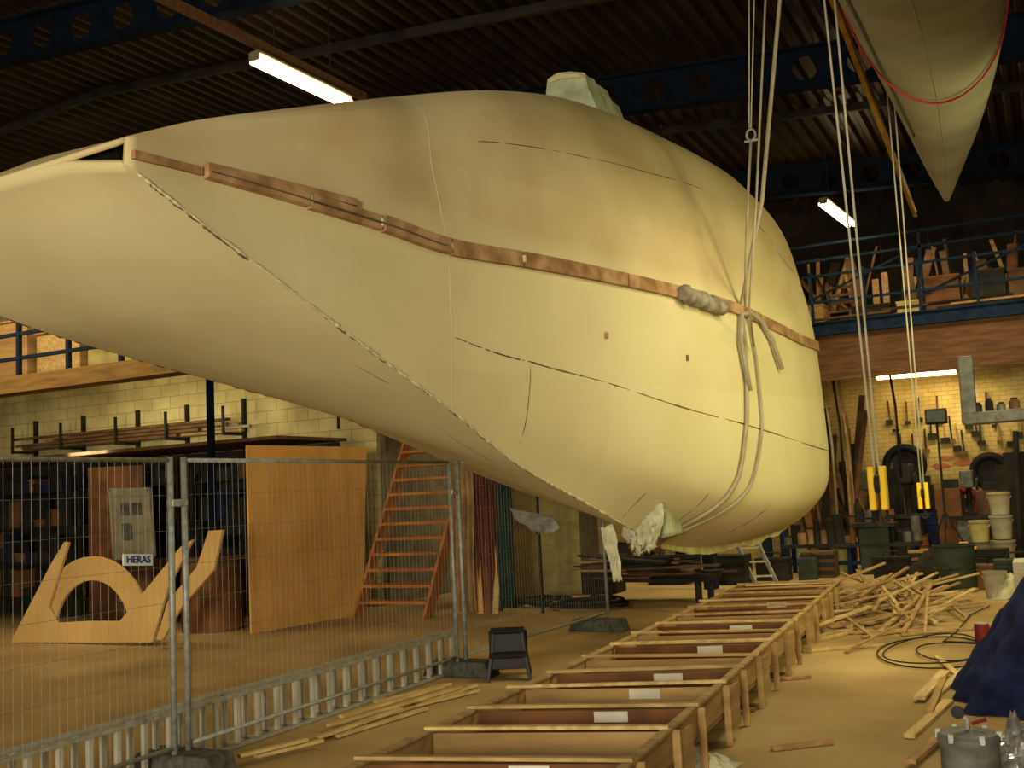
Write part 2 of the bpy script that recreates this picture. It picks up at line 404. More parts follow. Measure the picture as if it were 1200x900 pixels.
# wrapped stub on top: lumpy soft block
mbx = B(); g = []
for k in range(9):
    f_ = k/8; cy = 9.85+.8*f_; row = []
    outl = [(636,140),(640,108),(642,92),(652,85),(668,83),(684,85),(692,104),(698,122),(702,140)]
    for (x_,y_) in outl:
        p = ony(x_,y_,9.85); q = V((p.x*3+f_*2,p.z*3,f_*3)); row.append(V((p.x+.04*noise.noise(q*1.7)+.06*f_,cy+.03*noise.noise(q*2+V((3,3,3))),p.z+.03*noise.noise(q*2.3)-.12*f_**2)))
    g.append(row)
mbx.grid(g); mbx.f.append(list(range(9))); mbx.f.append([8*9+j for j in range(9)])
mbx.build('rudder_skeg','greenish_gel',hull,smooth=True,sharp=40)
B().prism([ony(x_,y_,9.82) for x_,y_ in ((643,97),(644,91),(654,86),(680,85),(684,90),(656,92))],(0,.3,0)).build('skeg_cap','filler_white',hull,bevel=.012)
poly = [ony(x_,y_,9.9) for x_,y_ in ((728,600),(778,585),(784,630),(735,637))]
B().prism(poly,(-.1,1.2,-.0)).build('keel_stub','greenish_gel',hull,bevel=.04)
def crumple(name,c,sx,sy,h,m,label,cat,seed,ns=22,**k):
    g = []
    for i in range(ns+1):
        row = []
        for j in range(ns+1):
            a = (i/ns-.5)*2; b_ = (j/ns-.5)*2; r = min(1,math.sqrt(a*a+b_*b_)/1.1)
            q = V((a*2.3+seed,b_*2.3,seed*1.7)); nz = noise.noise(q)*.5+noise.noise(q*2.7)*.3+noise.noise(q*6)*.12
            row.append(V(c)+V((a*sx/2*(1+.15*nz),b_*sy/2*(1+.15*noise.noise(q+V((9,9,9)))),max(.004,h*(1-r**1.7)*(.75+.6*nz)+h*.12*(1+nz)*(1-r)))))
        g.append(row)
    o = B().grid(g).build(name,m,fixn=False); return tag(o,label,cat,**k)
def ragged(name,pts,thick,m,label,cat,seed,n=10):
    g = []
    k = len(pts)
    for i in range(k-1):
        for s_ in range(6 if i < k-2 else 7):
            t = s_/6; a = pts[i][0].lerp(pts[i+1][0],t); b_ = pts[i][1].lerp(pts[i+1][1],t); row = []
            for j in range(n+1):
                p = a.lerp(b_,j/n); q = V((i*.8+t*.8+seed,j*.45,seed)); row.append(p+V((noise.noise(q*1.3)*thick*.6,-abs(noise.noise(q*2.2+V((5,5,5))))*thick*1.3,noise.noise(q*2.6)*thick*(1.0 if i == k-2 else .35))))
            g.append(row)
    o = B().grid(g).build(name,m,fixn=False,smooth=True); so_ = o.modifiers.new('t','SOLIDIFY'); so_.thickness = .003
    return tag(o,label,cat)
def pr(Y,*ps): return [(ony(a[0],a[1],Y),ony(b_[0],b_[1],Y)) for a,b_ in ps]
ragged('plastic_sheet',pr(9.8,((736,602),(776,588)),((730,618),(778,610)),((736,636),(772,632)),((744,650),(760,646))),.08,'gel_sheet','crumpled pale plastic wrapped round the keel stub under the hull','plastic sheet',3,n=22)
ragged('plastic_strip',pr(9.5,((704,618),(718,614)),((708,640),(724,636)),((716,660),(727,654)),((719,682),(729,680))),.04,'gel_sheet','white strip of plastic dangling left of the wrapped keel stub','plastic strip',8)
ragged('plastic_sheet',pr(10.7,((596,594),(650,606)),((604,608),(654,613)),((618,618),(656,618)),((628,626),(650,625))),.04,'grey_sheet','grey plastic sheet hanging under the hull left of the keel stub','plastic sheet',5,n=16)
# ---------------- ropes and slings ----------------
def up_to_roof(p,q,dz=-.1):
    d = q-p; t = (roofz(q.x)+dz-p.z)/d.z; return p+d*t
def rope(name,pts,r,m,label,cat,group=None,n=6):
    o = B().tube(pts,r,n).build(name,m,smooth=True); return tag(o,label,cat,group)
def dense(uv,off,n=5):
    out = []
    for (a,b_),(c,d) in zip(uv,uv[1:]):
        for k in range(n): out.append(SN(a+(c-a)*k/n,b_+(d-b_)*k/n,off)[0])
    out.append(SN(uv[-1][0],uv[-1][1],off)[0]); return out
a,b_ = ony(893,235,10.6), ony(914,0,10.6)
rope('lifting_sling',[up_to_roof(a,b_),b_,a]+dense(((8.2,1.95),(8.2,2.1),(8.15,2.4),(8.05,2.8),(7.95,3.2),(7.85,3.7),(7.72,4.1),(7.6,4.5),(7.5,4.8),(7.5,5.05)),.03),.021,'rope','thick grey lifting sling passing in front of the hull and under its belly','sling')
rope('lifting_sling',[ony(880,165,10.6),ony(877,220,10.6),ony(874,300,10.6)]+dense(((8.3,1.95),(8.35,2.1),(8.38,2.4),(8.33,2.9),(8.22,3.3),(8.08,3.8),(7.88,4.2),(7.7,4.6),(7.6,4.9),(7.6,5.05)),.03),.015,'rope','slimmer grey sling shackled beneath the hoist line and wrapped under the hull','sling')
rope('lifting_rope',[up_to_roof(ony(884,100,10.5),ony(898,-20,10.5)),ony(898,-20,10.5),ony(886,240,10.5),ony(878,358,10.5),SN(8.3,2.3,.06)[0]],.012,'rope','thin grey rope between the slings in front of the hull','rope')
p = [SN(a_,c_,.05)[0] for a_,c_ in ((8.1,2.7),(8.05,2.3),(8.15,2.05),(8.35,2.0),(8.6,2.03),(8.8,2.15),(8.95,2.4))]
rope('rope_tail',p,.028,'rope','loose looped rope end hooked over the rubbing strake','rope')
sk = thing('shackle','steel shackle joining the hoist line to the sling above the hull','shackle',ony(880,170,10.6))
pc = ony(880,158,10.6); r_ = .045
B().tube([pc+V((r_*math.cos(t_),0,r_*1.3*math.sin(t_))) for t_ in [i*math.pi*2/14 for i in range(14)]],.013,6,closed=True).build('bow','galv',sk,smooth=True)
B().tube([pc+V((-.07,0,-.06)),pc+V((.07,0,-.06))],.014,8).build('pin','galv',sk)
rope('hoist_line',[up_to_roof(ony(880,150,10.6),ony(884,0,10.6)),ony(880,150,10.6)],.007,'rope_white','thin hoist line running up from the shackle','rope')
rope('hoist_line',[up_to_roof(ony(876,150,10.6),ony(877,0,10.6)),ony(878,150,10.6)],.007,'rope_white','second thin hoist line, left beside the one above the shackle','rope')
def pendant(px,py,Y,tops,s,lab,labr):
    base = ony(px,py,Y)
    t = thing('hoist_pulley',lab,'pulley',base-V((0,0,.16*s)))
    for dx in (-.04,.04):
        B().box(base+V((dx*s,0,0)),(.05*s,.09*s,.32*s)).build('cheek_plate','yellow_paint',t,bevel=.012)
    B().lathe([(.07*s,-.02*s),(.07*s,.02*s)],base+V((0,0,.03)),16,axis=(1,0,0)).build('wheel','dark_metal',t)
    B().tube([base+V((0,0,-.16*s)),base+V((0,0,-.2*s)),base+V((.04*s,0,-.24*s)),base+V((0,0,-.28*s)),base+V((-.04*s,0,-.24*s))],.012*s,6).build('hook','dark_metal',t,smooth=True)
    for i,(tx,ty) in enumerate(tops):
        q = ony(tx,ty,Y); p_ = base+V(((i-.5*(len(tops)-1))*.03,0,.15*s))
        rope('hoist_rope',[up_to_roof(p_,q),p_],.009,'rope_white',labr,'rope',labr)
pendant(1029,572,8.2,((966,0),(978,0)),1.0,'yellow pulley block with hook hanging nearest, beside the end of the hull','white hoist ropes above the nearer yellow pulley block')
pendant(1082,581,12.5,((1045,170),(1052,170)),.9,'smaller yellow pulley block hanging farther back near the work lamp','thin hoist ropes above the farther yellow pulley block')
q0 = ony(963,-40,9.0); q1 = ony(1072,248,16.5)
t = thing('crane_rail','long yellow steel crane rail running under the roof beside the small boat','crane rail',q1)
B().bar(q0,q1,.05,.01).build('flange','rail_paint',t); B().bar(q0+V((0,0,-.08)),q1+V((0,0,-.08)),.05,.01).build('flange','rail_paint',t); B().bar(q0+V((0,0,-.04)),q1+V((0,0,-.04)),.01,.075).build('web','rail_paint',t)
# ---------------- second boat ----------------
b2 = [(6.2,(930,-110),(1186,-100)),(8,(974,-25),(1182,-28)),(9.3,(1001,30),(1177,27)),(11,(1030,85),(1166,82)),(13,(1060,145),(1148,143)),(14.6,(1086,198),(1129,192)),(15.8,(1106,234),(1113,234))]
small = thing('small_boat','slim grey cream boat hull hanging under the roof, pointed bow towards the back','boat hull',ony(1108,240,15.8))
rows = []
for Y,l_,r_ in b2:
    l3,r3 = ony(*l_,Y),ony(*r_,Y); w_ = r3.x-l3.x; row = []; xc = (l3.x+r3.x)/2
    for i in range(17):
        a_ = math.pi*(1-i/16); s_ = math.sin(a_)
        row.append(V((xc+w_/2*math.cos(a_),Y,l3.z+(r3.z-l3.z)*i/16-w_*.36*s_)))
    row.append(V((r3.x-.04*w_,Y,r3.z+.3*w_))); row.append(V((l3.x+.04*w_,Y,l3.z+.3*w_)))
    rows.append(row)
fine = []
for i in range(len(rows)-1):
    for s_ in range(6):
        t_ = s_/6; fine.append([cr(rows[max(i-1,0)][j],rows[i][j],rows[i+1][j],rows[min(i+2,len(rows)-1)][j],t_) for j in range(len(rows[0]))])
fine.append(rows[-1])
mb = B().grid(fine,cv=True); n = len(rows[0]); mb.f.append(list(range(n))); mb.f.append([len(mb.v)-n+j for j in range(n)])
mb.build('hull_shell','boat2_paint',small,smooth=True,sharp=60)
B().tube([r[4]+(V((-.0,0,-.002))) for r in fine[:24]],.018,6).build('waterline_stripe','stripe_blue',small,smooth=True)
B().tube([r[8]+V((0,0,.001)) for r in fine],.006,6).build('keel_strip','boat2_paint',small,smooth=True)
pts = []
for k in range(25):
    f_ = k/24; Yr = 8.4+2.2*math.sin(math.pi*f_)**.8; i = max(q for q in range(len(fine)-1) if fine[q][0].y <= Yr)
    r = fine[i]; r2_ = fine[i+1]; tt = (Yr-r[0].y)/max(1e-6,(r2_[0].y-r[0].y)); jj = f_*16; j0 = min(int(jj),15); fj = jj-j0
    pp = r[j0].lerp(r2_[j0],tt).lerp(r[j0+1].lerp(r2_[j0+1],tt),fj); pts.append(pp+V((0,-.02,-.035)))
rope('tie_rope',pts,.01,'red_line','red line slung beneath the small hanging boat','rope')
for y_,lab in ((9.9,'nearer pair of ropes holding up the small boat'),(13.2,'farther pair of ropes holding up the small boat')):
    i = min(range(len(fine)),key=lambda k:abs(fine[k][0].y-y_)); r = fine[i]; y_ = r[0].y; top = V(((r[0].x+r[16].x)/2,y_,roofz(r[0].x)-.02))
    rope('boat_rope',[r[18]+V((.05,0,-.02)),top,r[17]+V((-.05,0,-.02))],.012,'rope',lab,'rope')
# ---------------- ceiling lamps ----------------
def lamp(a,b_,lab,glow='tube_glow',tr=.04):
    a,b_ = V(a),V(b_); t = thing('fluorescent_lamp',lab,'ceiling lamp',(a+b_)/2)
    B().bar(a+V((0,0,.09)),b_+V((0,0,.09)),.14,.04).build('housing','lamp_housing',t,bevel=.01)
    d = (b_-a).normalized(); sd = d.cross(Z).normalized()
    for s_ in (-.055,.055):
        B().tube([a+sd*s_+d*.03,b_+sd*s_-d*.03],tr,10).build('glowing_tube',glow,t,smooth=True)
    for e in (a,b_): B().box(e+V((0,0,.04)),(.14,.03,.1),rz=math.atan2(d.y,d.x)-math.pi/2).build('end_cap','lamp_housing',t)
    for f_ in (.2,.8):
        p_ = a.lerp(b_,f_)+V((0,0,.1)); B().tube([p_,V((p_.x,p_.y,roofz(p_.x)+.02))],.008,5).build('hanger','dark_metal',t)
l0,l1 = onz(298,70,6.7),onz(408,122,6.7)
lamp(l0,l1,'bright fluorescent lamp under the roof above the stern of the large hull')
f0,f1 = onz(965,238,6.5),onz(998,264,6.5)
lamp(f0,f1,'far glowing fluorescent lamp seen between the slings and the small boat')
B0 = B().bar(l0+(l0-l1)*1.1+V((0,0,.2)),l1+(l1-l0)*.2+V((0,0,.2)),.1,.08).build('cable_tray','brown_board'); tag(B0,'brown cable tray running above the near fluorescent lamp','cable tray')
lamp(ony(1026,443,22.6),ony(1122,436,22.6),'slim lit strip lamp under the back mezzanine against the brick wall','tube_glow_far',.035)
# ---------------- fence ----------------
FX = -5.1
def fence(y0,y1,x0,x1,lab,tilt=0):
    t = thing('mesh_fence',lab,'fence',((x0+x1)/2,(y0+y1)/2,.06))
    def P(s_,z): return V((x0+(x1-x0)*s_,y0+(y1-y0)*s_,z))
    for s_ in (0.006,.994): B().tube([P(s_,.06),P(s_,2.02)],.021,10).build('post','galv',t,smooth=True)
    for z in (.18,2.0): B().tube([P(0.006,z),P(.994,z)],.015,8).build('rail','galv',t,smooth=True)
    w = B(); n = int((y1-y0)/.06)
    for i in range(1,n): w.tube([P(i/n,.18),P(i/n,2.0)],.0017,4)
    for k in range(1,8): w.tube([P(0,.18+k*.2275)+V((.006,0,0)),P(1,.18+k*.2275)+V((.006,0,0))],.0012,4)
    w.build('wire_mesh','wire',t)
fence(1.75,5.24,FX,FX,'nearest wire mesh fence panel carrying the small pale sign')
fence(5.32,8.86,FX,FX,'middle wire mesh fence panel in front of the plywood sheet')
fence(8.94,12.3,FX+.02,FX+.15,'farthest wire mesh fence panel, under the hull')
for y_,x_,lab in ((5.28,FX,'grey concrete ballast block under the fence at the bottom left'),(8.9,FX,'grey concrete ballast block beside the black step stool'),(12.0,FX+.14,'grey concrete ballast block farthest back under the hull')):
    o = B().prism([(x_-.36,y_-.12,0),(x_+.36,y_-.12,0),(x_+.3,y_-.1,.14),(x_-.3,y_-.1,.14)],(0,.24,0)).build('ballast_block','concrete_block',bevel=.015); tag(o,lab,'ballast block')
for y_,lab in ((5.28,'steel clamp joining the nearest two fence panels'),(8.9,'steel clamp joining the middle and far fence panels')):
    o = B().box((FX,y_,1.72),(.06,.14,.05)).build('steel_clamp','galv',bevel=.01); tag(o,lab,'clamp')
a,b_ = onx(143,652,FX+.02),onx(178,660,FX+.02)
yc,zc = (a.y+b_.y)/2,(a.z+b_.z)/2; w = abs(b_.y-a.y)*1.0
sg = thing('fence_sign','small pale sign with blue capitals clipped to the wire fence','sign',(FX+.02,yc,zc))
sl = -.075
B().hexa([(FX+.02+dx,yc+sy*w/2,zc+sz*.036+sl*sy*w/2) for sz in (-1,1) for dx,sy in ((0,-1),(.01,-1),(.01,1),(0,1))]).build('plate','sign_pale',sg,bevel=.003)
cu = bpy.data.curves.new('lettering','FONT'); cu.body = 'HERAS'; cu.size = .1; cu.align_x = 'CENTER'; cu.align_y = 'CENTER'; cu.extrude = .001; cu.offset = .002
tmp = bpy.data.objects.new('tmp',cu); C.objects.link(tmp); bpy.context.view_layer.update()
me = bpy.data.meshes.new_from_object(tmp.evaluated_get(bpy.context.evaluated_depsgraph_get())); bpy.data.objects.remove(tmp)
xs_ = [v.co.x for v in me.vertices]; k_ = (w*.8)/(max(xs_)-min(xs_))
for v in me.vertices:
    yy = v.co.x*k_; v.co = V((.013+v.co.z, yy, v.co.y*.6+sl*yy))
me.materials.clear(); me.materials.append(M['sign_ink']); o = bpy.data.objects.new('lettering',me); C.objects.link(o); o.parent = sg
def ladder(p0,p1,z0,wid,lab,nr,sh=.5):
    p0,p1 = V(p0),V(p1); t = thing('aluminium_ladder',lab,'ladder',((p0.x+p1.x)/2,(p0.y+p1.y)/2,z0))
    for z in (z0+.015,z0+wid): B().bar(p0+V((0,0,z)),p1+V((0,0,z)),.05,.024).build('rail','alu',t,bevel=.004)
    for i in range(nr):
        q = p0.lerp(p1,(i+sh)/nr); B().bar(q+V((0,0,z0+.03)),q+V((0,0,z0+wid)),.03,.03,up=(0,1,0)).build('rung','rung_alu',t)
ladder((FX-.15,2.2,0),(FX-.15,9.1,0),0,.36,'long aluminium ladder on edge right behind the fence',32)
ladder((FX-.24,2.3,0),(FX-.24,9.2,0),0,.38,'long aluminium ladder on edge, nested behind the one nearest the fence',32,.9)
# ---------------- left area ----------------
o = B().box((-19,11.05,3.66),(18.6,1.35,.06)).build('mezzanine_deck','fascia_left'); tag(o,'wooden mezzanine deck on the left beneath the blue railing','deck')
o = B().box((-19,10.34,3.57),(18.8,.05,.24)).build('fascia_board','fascia_left'); tag(o,'yellowish fascia board along the left mezzanine','board')
for i,x_ in enumerate((-17.5,-10.6)):
    o = B().box((x_,11.65,1.81),(.08,.08,3.62)).build('deck_post','blue_steel'); tag(o,['blue post under the left mezzanine, at the far left','blue post under the left mezzanine, behind the fence post'][i],'post')
rl = thing('mezzanine_railing','blue steel railing along the left mezzanine','railing',(-14,10.4,3.69))
for i in range(10): B().box((-20+i*1.0,10.4,4.2),(.06,.06,1.02)).build('post','blue_rail',rl)
for z in (3.95,4.3,4.7): B().box((-15,10.4,z),(10.6,.05,.05)).build('rail','blue_rail',rl)
for i in range(5):
    w_ = random.uniform(.8,.98); h_ = random.uniform(.6,1.0); xq = -14.9+i*1.05; o = thing('storage_crate',['pale yellow crate behind the left railing, leftmost','ochre crate second behind the left railing','pale crate third behind the left railing','tall yellow crate fourth behind the left railing','ochre crate fifth behind the left railing'][i],'crate',(xq,11.2,3.69))
    B().box((xq,11.2,3.69+h_/2),(w_,.6,h_)).build('body',['grease_yellow','ply','pine','grease_yellow','ply'][i],o,bevel=.01); B().box((xq,11.2,3.69+h_+.015),(w_+.04,.64,.03)).build('lid','pine_dark',o)
for i,x_ in enumerate((-17.6,-16.3,-14.9,-13.7,-12.4)):
    t = thing('rack_bracket','steel timber rack bracket on the cream block wall','bracket',(x_,14.35,2.7),'timber rack brackets on the block wall')
    B().box((x_,14.46,3.1),(.05,.08,.9)).build('upright','dark_metal',t); B().box((x_,14.2,2.93),(.05,.5,.05)).build('arm','dark_metal',t); B().box((x_,13.93,3.15),(.04,.04,.5)).build('end_pin','dark_metal',t)
for i in range(14):
    l_ = random.uniform(3.6,5.6); x_ = -15.0+random.uniform(-.7,.7); z_ = 2.98+(i//4)*.065; y_ = 14.02+(i%4)*.1
    o = B().box((x_,y_,z_),(l_,.07,.045)).build('stored_batten',['brown_board','pine_dark','rope','tape_grey'][i%4]); tag(o,'long thin batten stored on the wall brackets','batten','battens on the wall rack')
struct('wall_partition', B().box((-14.85,13.6,1.3),(10.1,.08,2.6)), 'dark_clutter')
struct('trim_1', B().box((-14.85,12.9,2.64),(10.2,1.7,.05)), 'brown_board')
def shelf(xc,yc,wd,lab):
    t = thing('shelving_unit',lab,'shelving',(xc,yc,0))
    for sx in (-1,1):
        for sy in (-.25,.25): B().box((xc+sx*wd/2,yc+sy,1.25),(.05,.05,2.5)).build('upright','dark_metal',t)
    for z in (.3,.9,1.5,2.1): B().box((xc,yc,z),(wd,.55,.025)).build('shelf','dark_metal',t)
    for z in (.315,.915,1.515,2.115):
        x_ = xc-wd/2+.15
        while x_ < xc+wd/2-.15:
            w_ = random.uniform(.1,.32); h_ = random.uniform(.12,.52 if z < 2 else .3)
            o = thing('storage_box','storage box crammed on the '+lab,'box',(x_+w_/2,yc,z),'storage boxes on the '+lab); rz_ = random.uniform(-.25,.25)
            mm = random.choice(['dark_clutter','dark_metal','brown_board','dark_clutter','navy_cloth','dark_clutter','dark_metal','cabinet_brown'])
            B().box((x_+w_/2,yc-.02,z+h_/2),(w_*.9,.36,h_),rz=rz_).build('body',mm,o,bevel=.01); B().box((x_+w_/2,yc-.02,z+h_-.02),(w_*.94,.38,.04),rz=rz_).build('lid',mm,o)
            x_ += w_+.03
shelf(-15.9,13.1,2.2,'dark shelving unit at the far left behind the fence')
shelf(-13.5,13.1,2.2,'dark shelving unit behind the white window sash')
shelf(-11.2,13.1,1.8,'dark shelving unit left of the tall plywood sheet')
ta,tb = ony(103,548,12.5),ony(166,545,12.5)
o = B().prism([ta,tb,V((tb.x,12.5,0)),V((ta.x,12.5,0))],(0,.04,0)).build('door_board','cabinet_brown'); tag(o,'reddish brown board standing behind the white window sash','board')
ws = thing('window_sash','pale framed window sash leaning in front of the brown board','window sash',ony(155,655,12.0))
W = [ony(x_,y_,12.0) for x_,y_ in ((130,574),(175,573),(180,652),(135,654))]
B().prism(W,(0,.02,0)).build('pane','pale_pane',ws)
for a_,c_ in ((0,1),(1,2),(2,3),(3,0)): B().bar(W[a_],W[c_],.05,.06,up=(0,1,0)).build('frame_bar','white_plastic',ws)
def wp(u,v): return W[0].lerp(W[1],u).lerp(W[3].lerp(W[2],u),v)
for u0,v0,u1,v1 in ((.25,.2,.45,.38),(.55,.2,.78,.38),(.25,.5,.5,.75)):
    B().prism([wp(u0,v0)+V((0,-.01,0)),wp(u1,v0)+V((0,-.01,0)),wp(u1,v1)+V((0,-.01,0)),wp(u0,v1)+V((0,-.01,0))],(0,-.01,0)).build('small_pane','grey_metal',ws)
o = thing('wooden_crate','brown crate under the pale window sash','crate',(W[2].x-.25,12.02,0)); B().box((W[2].x-.25,12.1,(W[2].z-.04)/2),(.7,.5,W[2].z-.04)).build('body','brown_board',o,bevel=.01); B().box((W[2].x-.25,11.84,.4),(.6,.02,.08)).build('slat','pine_dark',o)
a = onz(295,743); b_ = onz(418,722)
o = B().prism([V((a.x,a.y,0)),V((a.x+.25,b_.y+.3,0)),V((a.x+.27,b_.y+.5,2.5)),V((a.x+.0,a.y,2.5))],(-.03,0,0)).build('plywood_sheet','ply_orange'); tag(o,'tall honey coloured plywood sheet standing left of the staircase','plywood')
a = onz(250,738); t = thing('wooden_cabinet','rounded brown wooden cabinet left of the plywood sheet','cabinet',(a.x,a.y,0))
B().lathe([(.42,0),(.44,.5),(.42,.9),(.38,.95)],(a.x,a.y,0),14).build('body','cabinet_brown',t,smooth=True,sharp=40); B().box((a.x,a.y-.0,.98),(.9,.8,.05)).build('top','brown_board',t,bevel=.01)
def mould(polys,Y,label,mname='mould_ply'):
    base = ony(polys[0][0][0],polys[0][0][1],Y); t = thing('plywood_mould',label,'boat mould',V((base.x,Y,0)))
    for nm,pl in zip(('base_panel','arch_ring','brace'),polys):
        B().prism([ony(x_,y_,Y+(.06 if nm == 'arch_ring' else 0)) for x_,y_ in pl],(0,.045,0)).build(nm,mname,t,bevel=.004)
def arcp(cx,cy,rx,ry,a0,a1,n=12): return [(cx+rx*math.cos(math.radians(a0+(a1-a0)*i/n)),cy+ry*math.sin(math.radians(a0+(a1-a0)*i/n))) for i in range(n+1)]
Yb = onz(15,753).y
mould([[(13,753),(16,745),(60,660),(75,635),(80,636),(70,668),(56,712),(66,730),(100,728),(140,728),(212,640),(226,632),(196,690),(178,753)],arcp(108,742,66,90,188,352,18)+arcp(108,742,44,62,352,188,18)],Yb,'pale plywood boat mould with pointed fins and an arch, behind the fence at left')
mould([[(183,750),(196,705),(230,665),(244,622),(261,621),(250,668),(212,712),(190,750)]],Yb-.2,'slim bent plywood mould leaning at the right of the arched mould')
# ---------------- staircase ----------------
t = thing('open_staircase','steep wooden staircase with open treads behind the fence','stairs',(-8.6,13.9,0))
x0,x1 = -9.13,-7.95; Y0,Y1,H = 12.95,15.05,3.5
for x_ in (x0,x1): B().prism([(x_,Y0-.12,0),(x_,Y0+.12,0),(x_,Y1+.15,H),(x_,Y1-.12,H)],(.045,0,0)).build('stringer','stair_wood',t)
for i in range(1,16):
    f_ = i/16; B().box(((x0+x1)/2+.02,Y0+(Y1-Y0)*f_,H*f_),(x1-x0-.02,.26,.045)).build('tread','stair_wood',t,bevel=.004)
o = B().box((-8.5,15.9,3.55),(2.1,1.6,.12)).build('stair_landing','pine_dark'); tag(o,'wooden landing at the head of the staircase','landing')
o = B().box((-7.6,16.5,1.75),(.12,.12,3.5)).build('landing_post','pine_dark'); tag(o,'timber post under the stair landing','post')
def drape(px0,px1,ytop,ybot,Y,m,lab,cat='cloth',name='hanging_cloth',zt=3.3):
    a = ony(px0,ybot,Y); b2_ = ony(px1,ybot,Y); rows_ = []; ph = random.random()*6
    for k in range(13):
        z = max(.02,a.z)+(zt-max(.02,a.z))*k/12; rows_.append([V((a.x+(b2_.x-a.x)*j/24+.02*math.sin(k*.8+ph),Y+.07*math.sin(j*1.15+ph+.15*math.sin(k))*(1.2-.05*k),z)) for j in range(25)])
    o = B().grid(rows_).build(name,m,fixn=False,smooth=True); o.modifiers.new('t','SOLIDIFY').thickness = .01; return tag(o,lab,cat)
drape(533,562,0,718,13.6,'tan_cloth','tan cloth hanging right of the staircase')
drape(562,588,0,716,13.7,'red_cloth','dark red cloth hanging between the tan cloth and green net')
drape(589,606,0,712,13.6,'green_net','dark green netting hanging at the right of the cloths','netting')
drape(432,472,0,600,15.9,'tan_cloth','dull tan cloth hanging behind the stairs','cloth',zt=3.4)
for i in range(6):
    px = 536+i*9; a = onz(px,719); o = B().bar(V((a.x,a.y,0)),V((a.x+random.uniform(-.3,.2),a.y+.35,random.uniform(1.8,2.8))),random.uniform(.06,.16),.025,up=(0,1,0)).build('leaning_plank',['ply','pine_dark','brown_board','ply_orange','cabinet_brown','pine'][i]); tag(o,['pale ply','light brown','dark brown','orange ply','reddish brown','pale pine'][i]+' plank leaning against the hanging cloths','plank')
o = B().tube([ony(428,500,13.65)+V((-.5,0,0)),V((ony(428,500,13.65).x-.5,13.65,3.32)),V((ony(625,500,13.65).x,13.65,3.32)),V((ony(625,500,13.65).x,13.65,0))],.025,8).build('cloth_rail','dark_metal'); tag(o,'metal rail from which the cloths hang','rail')
a,b_ = onz(604,700),onz(682,696); o = B().prism([V((a.x,a.y,0)),V((b_.x,b_.y,0)),V((b_.x,b_.y,1.9)),V((a.x,a.y,1.9))],(0,.05,0)).build('lit_wall_panel','grease_yellow'); tag(o,'pale yellow panel standing in for the lit wall far behind under the hull','panel')  # stands in for the lit back wall, its yellow carries that light
c = onz(632,708); t_ = []
for i in range(90): t_.append(V((c.x+(.35+.08*math.sin(i*.31))*math.cos(i*.35)+.2*math.sin(i*.05),c.y+(.4+.06*math.sin(i*.5))*math.sin(i*.35),.03+.05*(i/90)+.02*math.sin(i*.7))))
rope('hose_coil',t_,.022,'cable_black','coiled dark hose lying on the floor right of the cloths','hose')
c = onz(690,712); t_ = [V((c.x+.5*math.cos(i*.3)*(1+.2*math.sin(i*.1)),c.y+.45*math.sin(i*.3),.03+.0012*i)) for i in range(70)]
rope('hose_coil',t_,.02,'cable_black','second dark hose coil on the floor behind the far ballast block','hose')
c = onz(765,704); t = thing('low_trestle','low dark trestle under the hull carrying loose boards','trestle',(c.x,c.y,0))
B().box((c.x,c.y,.33),(1.9,.8,.05)).build('top','dark_clutter',t)
for sx in (-.8,.8):
    for sy in (-.3,.3): B().box((c.x+sx,c.y+sy,.155),(.08,.08,.31)).build('leg','dark_metal',t)
for i in range(34):
    a_ = random.uniform(-.45,.45); o = B().box((c.x+random.uniform(-.4,.4),c.y-.35+(i%5)*.16,.375+(i//5)*.045),(random.uniform(.7,2.0),.12,.03),rz=a_,tilt=(random.uniform(-.12,.12),random.uniform(-.05,.05))).build('loose_board',random.choice(['brown_board','pine_dark','dark_clutter','dark_clutter'])); tag(o,'rough board lying on the low trestle under the hull','board','boards on the low trestle')
o = B().box(onz(834,690)+V((0,0,.7)),(.2,.2,1.4)).build('steel_prop','blue_rail',bevel=.01); tag(o,'blue square steel prop standing beneath the hull','prop')
a = onz(885,684); t = thing('aluminium_ladder','short aluminium ladder leaning under the far end of the hull','ladder',a)
pa,pb = a,a+V((-.55,.3,1.15)); sd = V((.33,.12,0))
for s_ in (0,1): B().bar(pa+sd*s_,pb+sd*s_,.03,.07).build('rail','alu',t)
for i in range(5):
    q = pa.lerp(pb,(i+.5)/5); B().bar(q,q+sd,.03,.03).build('rung','rung_alu',t)
# ---------------- step stool (two steps, open front) ----------------
c = onz(597,793); c.z = 0; t = thing('step_stool','black plastic two step stool beside the ballast block','step stool',c)
def L3(x,y,z): return c+R0*x-F0*y+Z*z
def slab(x0,x1,y0,y1,z0,z1,n_,m_='black_plastic',bev=.012): return B().hexa([L3(x,y,z) for z in (z0,z1) for x,y in ((x0,y0),(x1,y0),(x1,y1),(x0,y1))]).build(n_,m_,t,bevel=bev)
slab(-.16,.16,-.16,.08,.4,.43,'top_step','black_rubber')
slab(-.17,.17,.04,.24,.2,.23,'lower_step','black_rubber')
for s_ in (-1,1):
    B().prism([L3(s_*.21,-.2,0),L3(s_*.21,-.11,0),L3(s_*.19,-.02,.12),L3(s_*.19,.1,.12),L3(s_*.21,.18,0),L3(s_*.21,.28,0),L3(s_*.175,.24,.21),L3(s_*.165,.08,.23),L3(s_*.15,.07,.41),L3(s_*.15,-.16,.41)],R0*(-s_*.035)).build('side_frame','black_plastic',t,bevel=.006)
slab(-.18,.18,-.16,-.14,.1,.4,'back_brace')
slab(-.16,.16,.05,.065,.23,.4,'riser')
slab(-.18,.18,.2,.215,.1,.2,'front_apron')
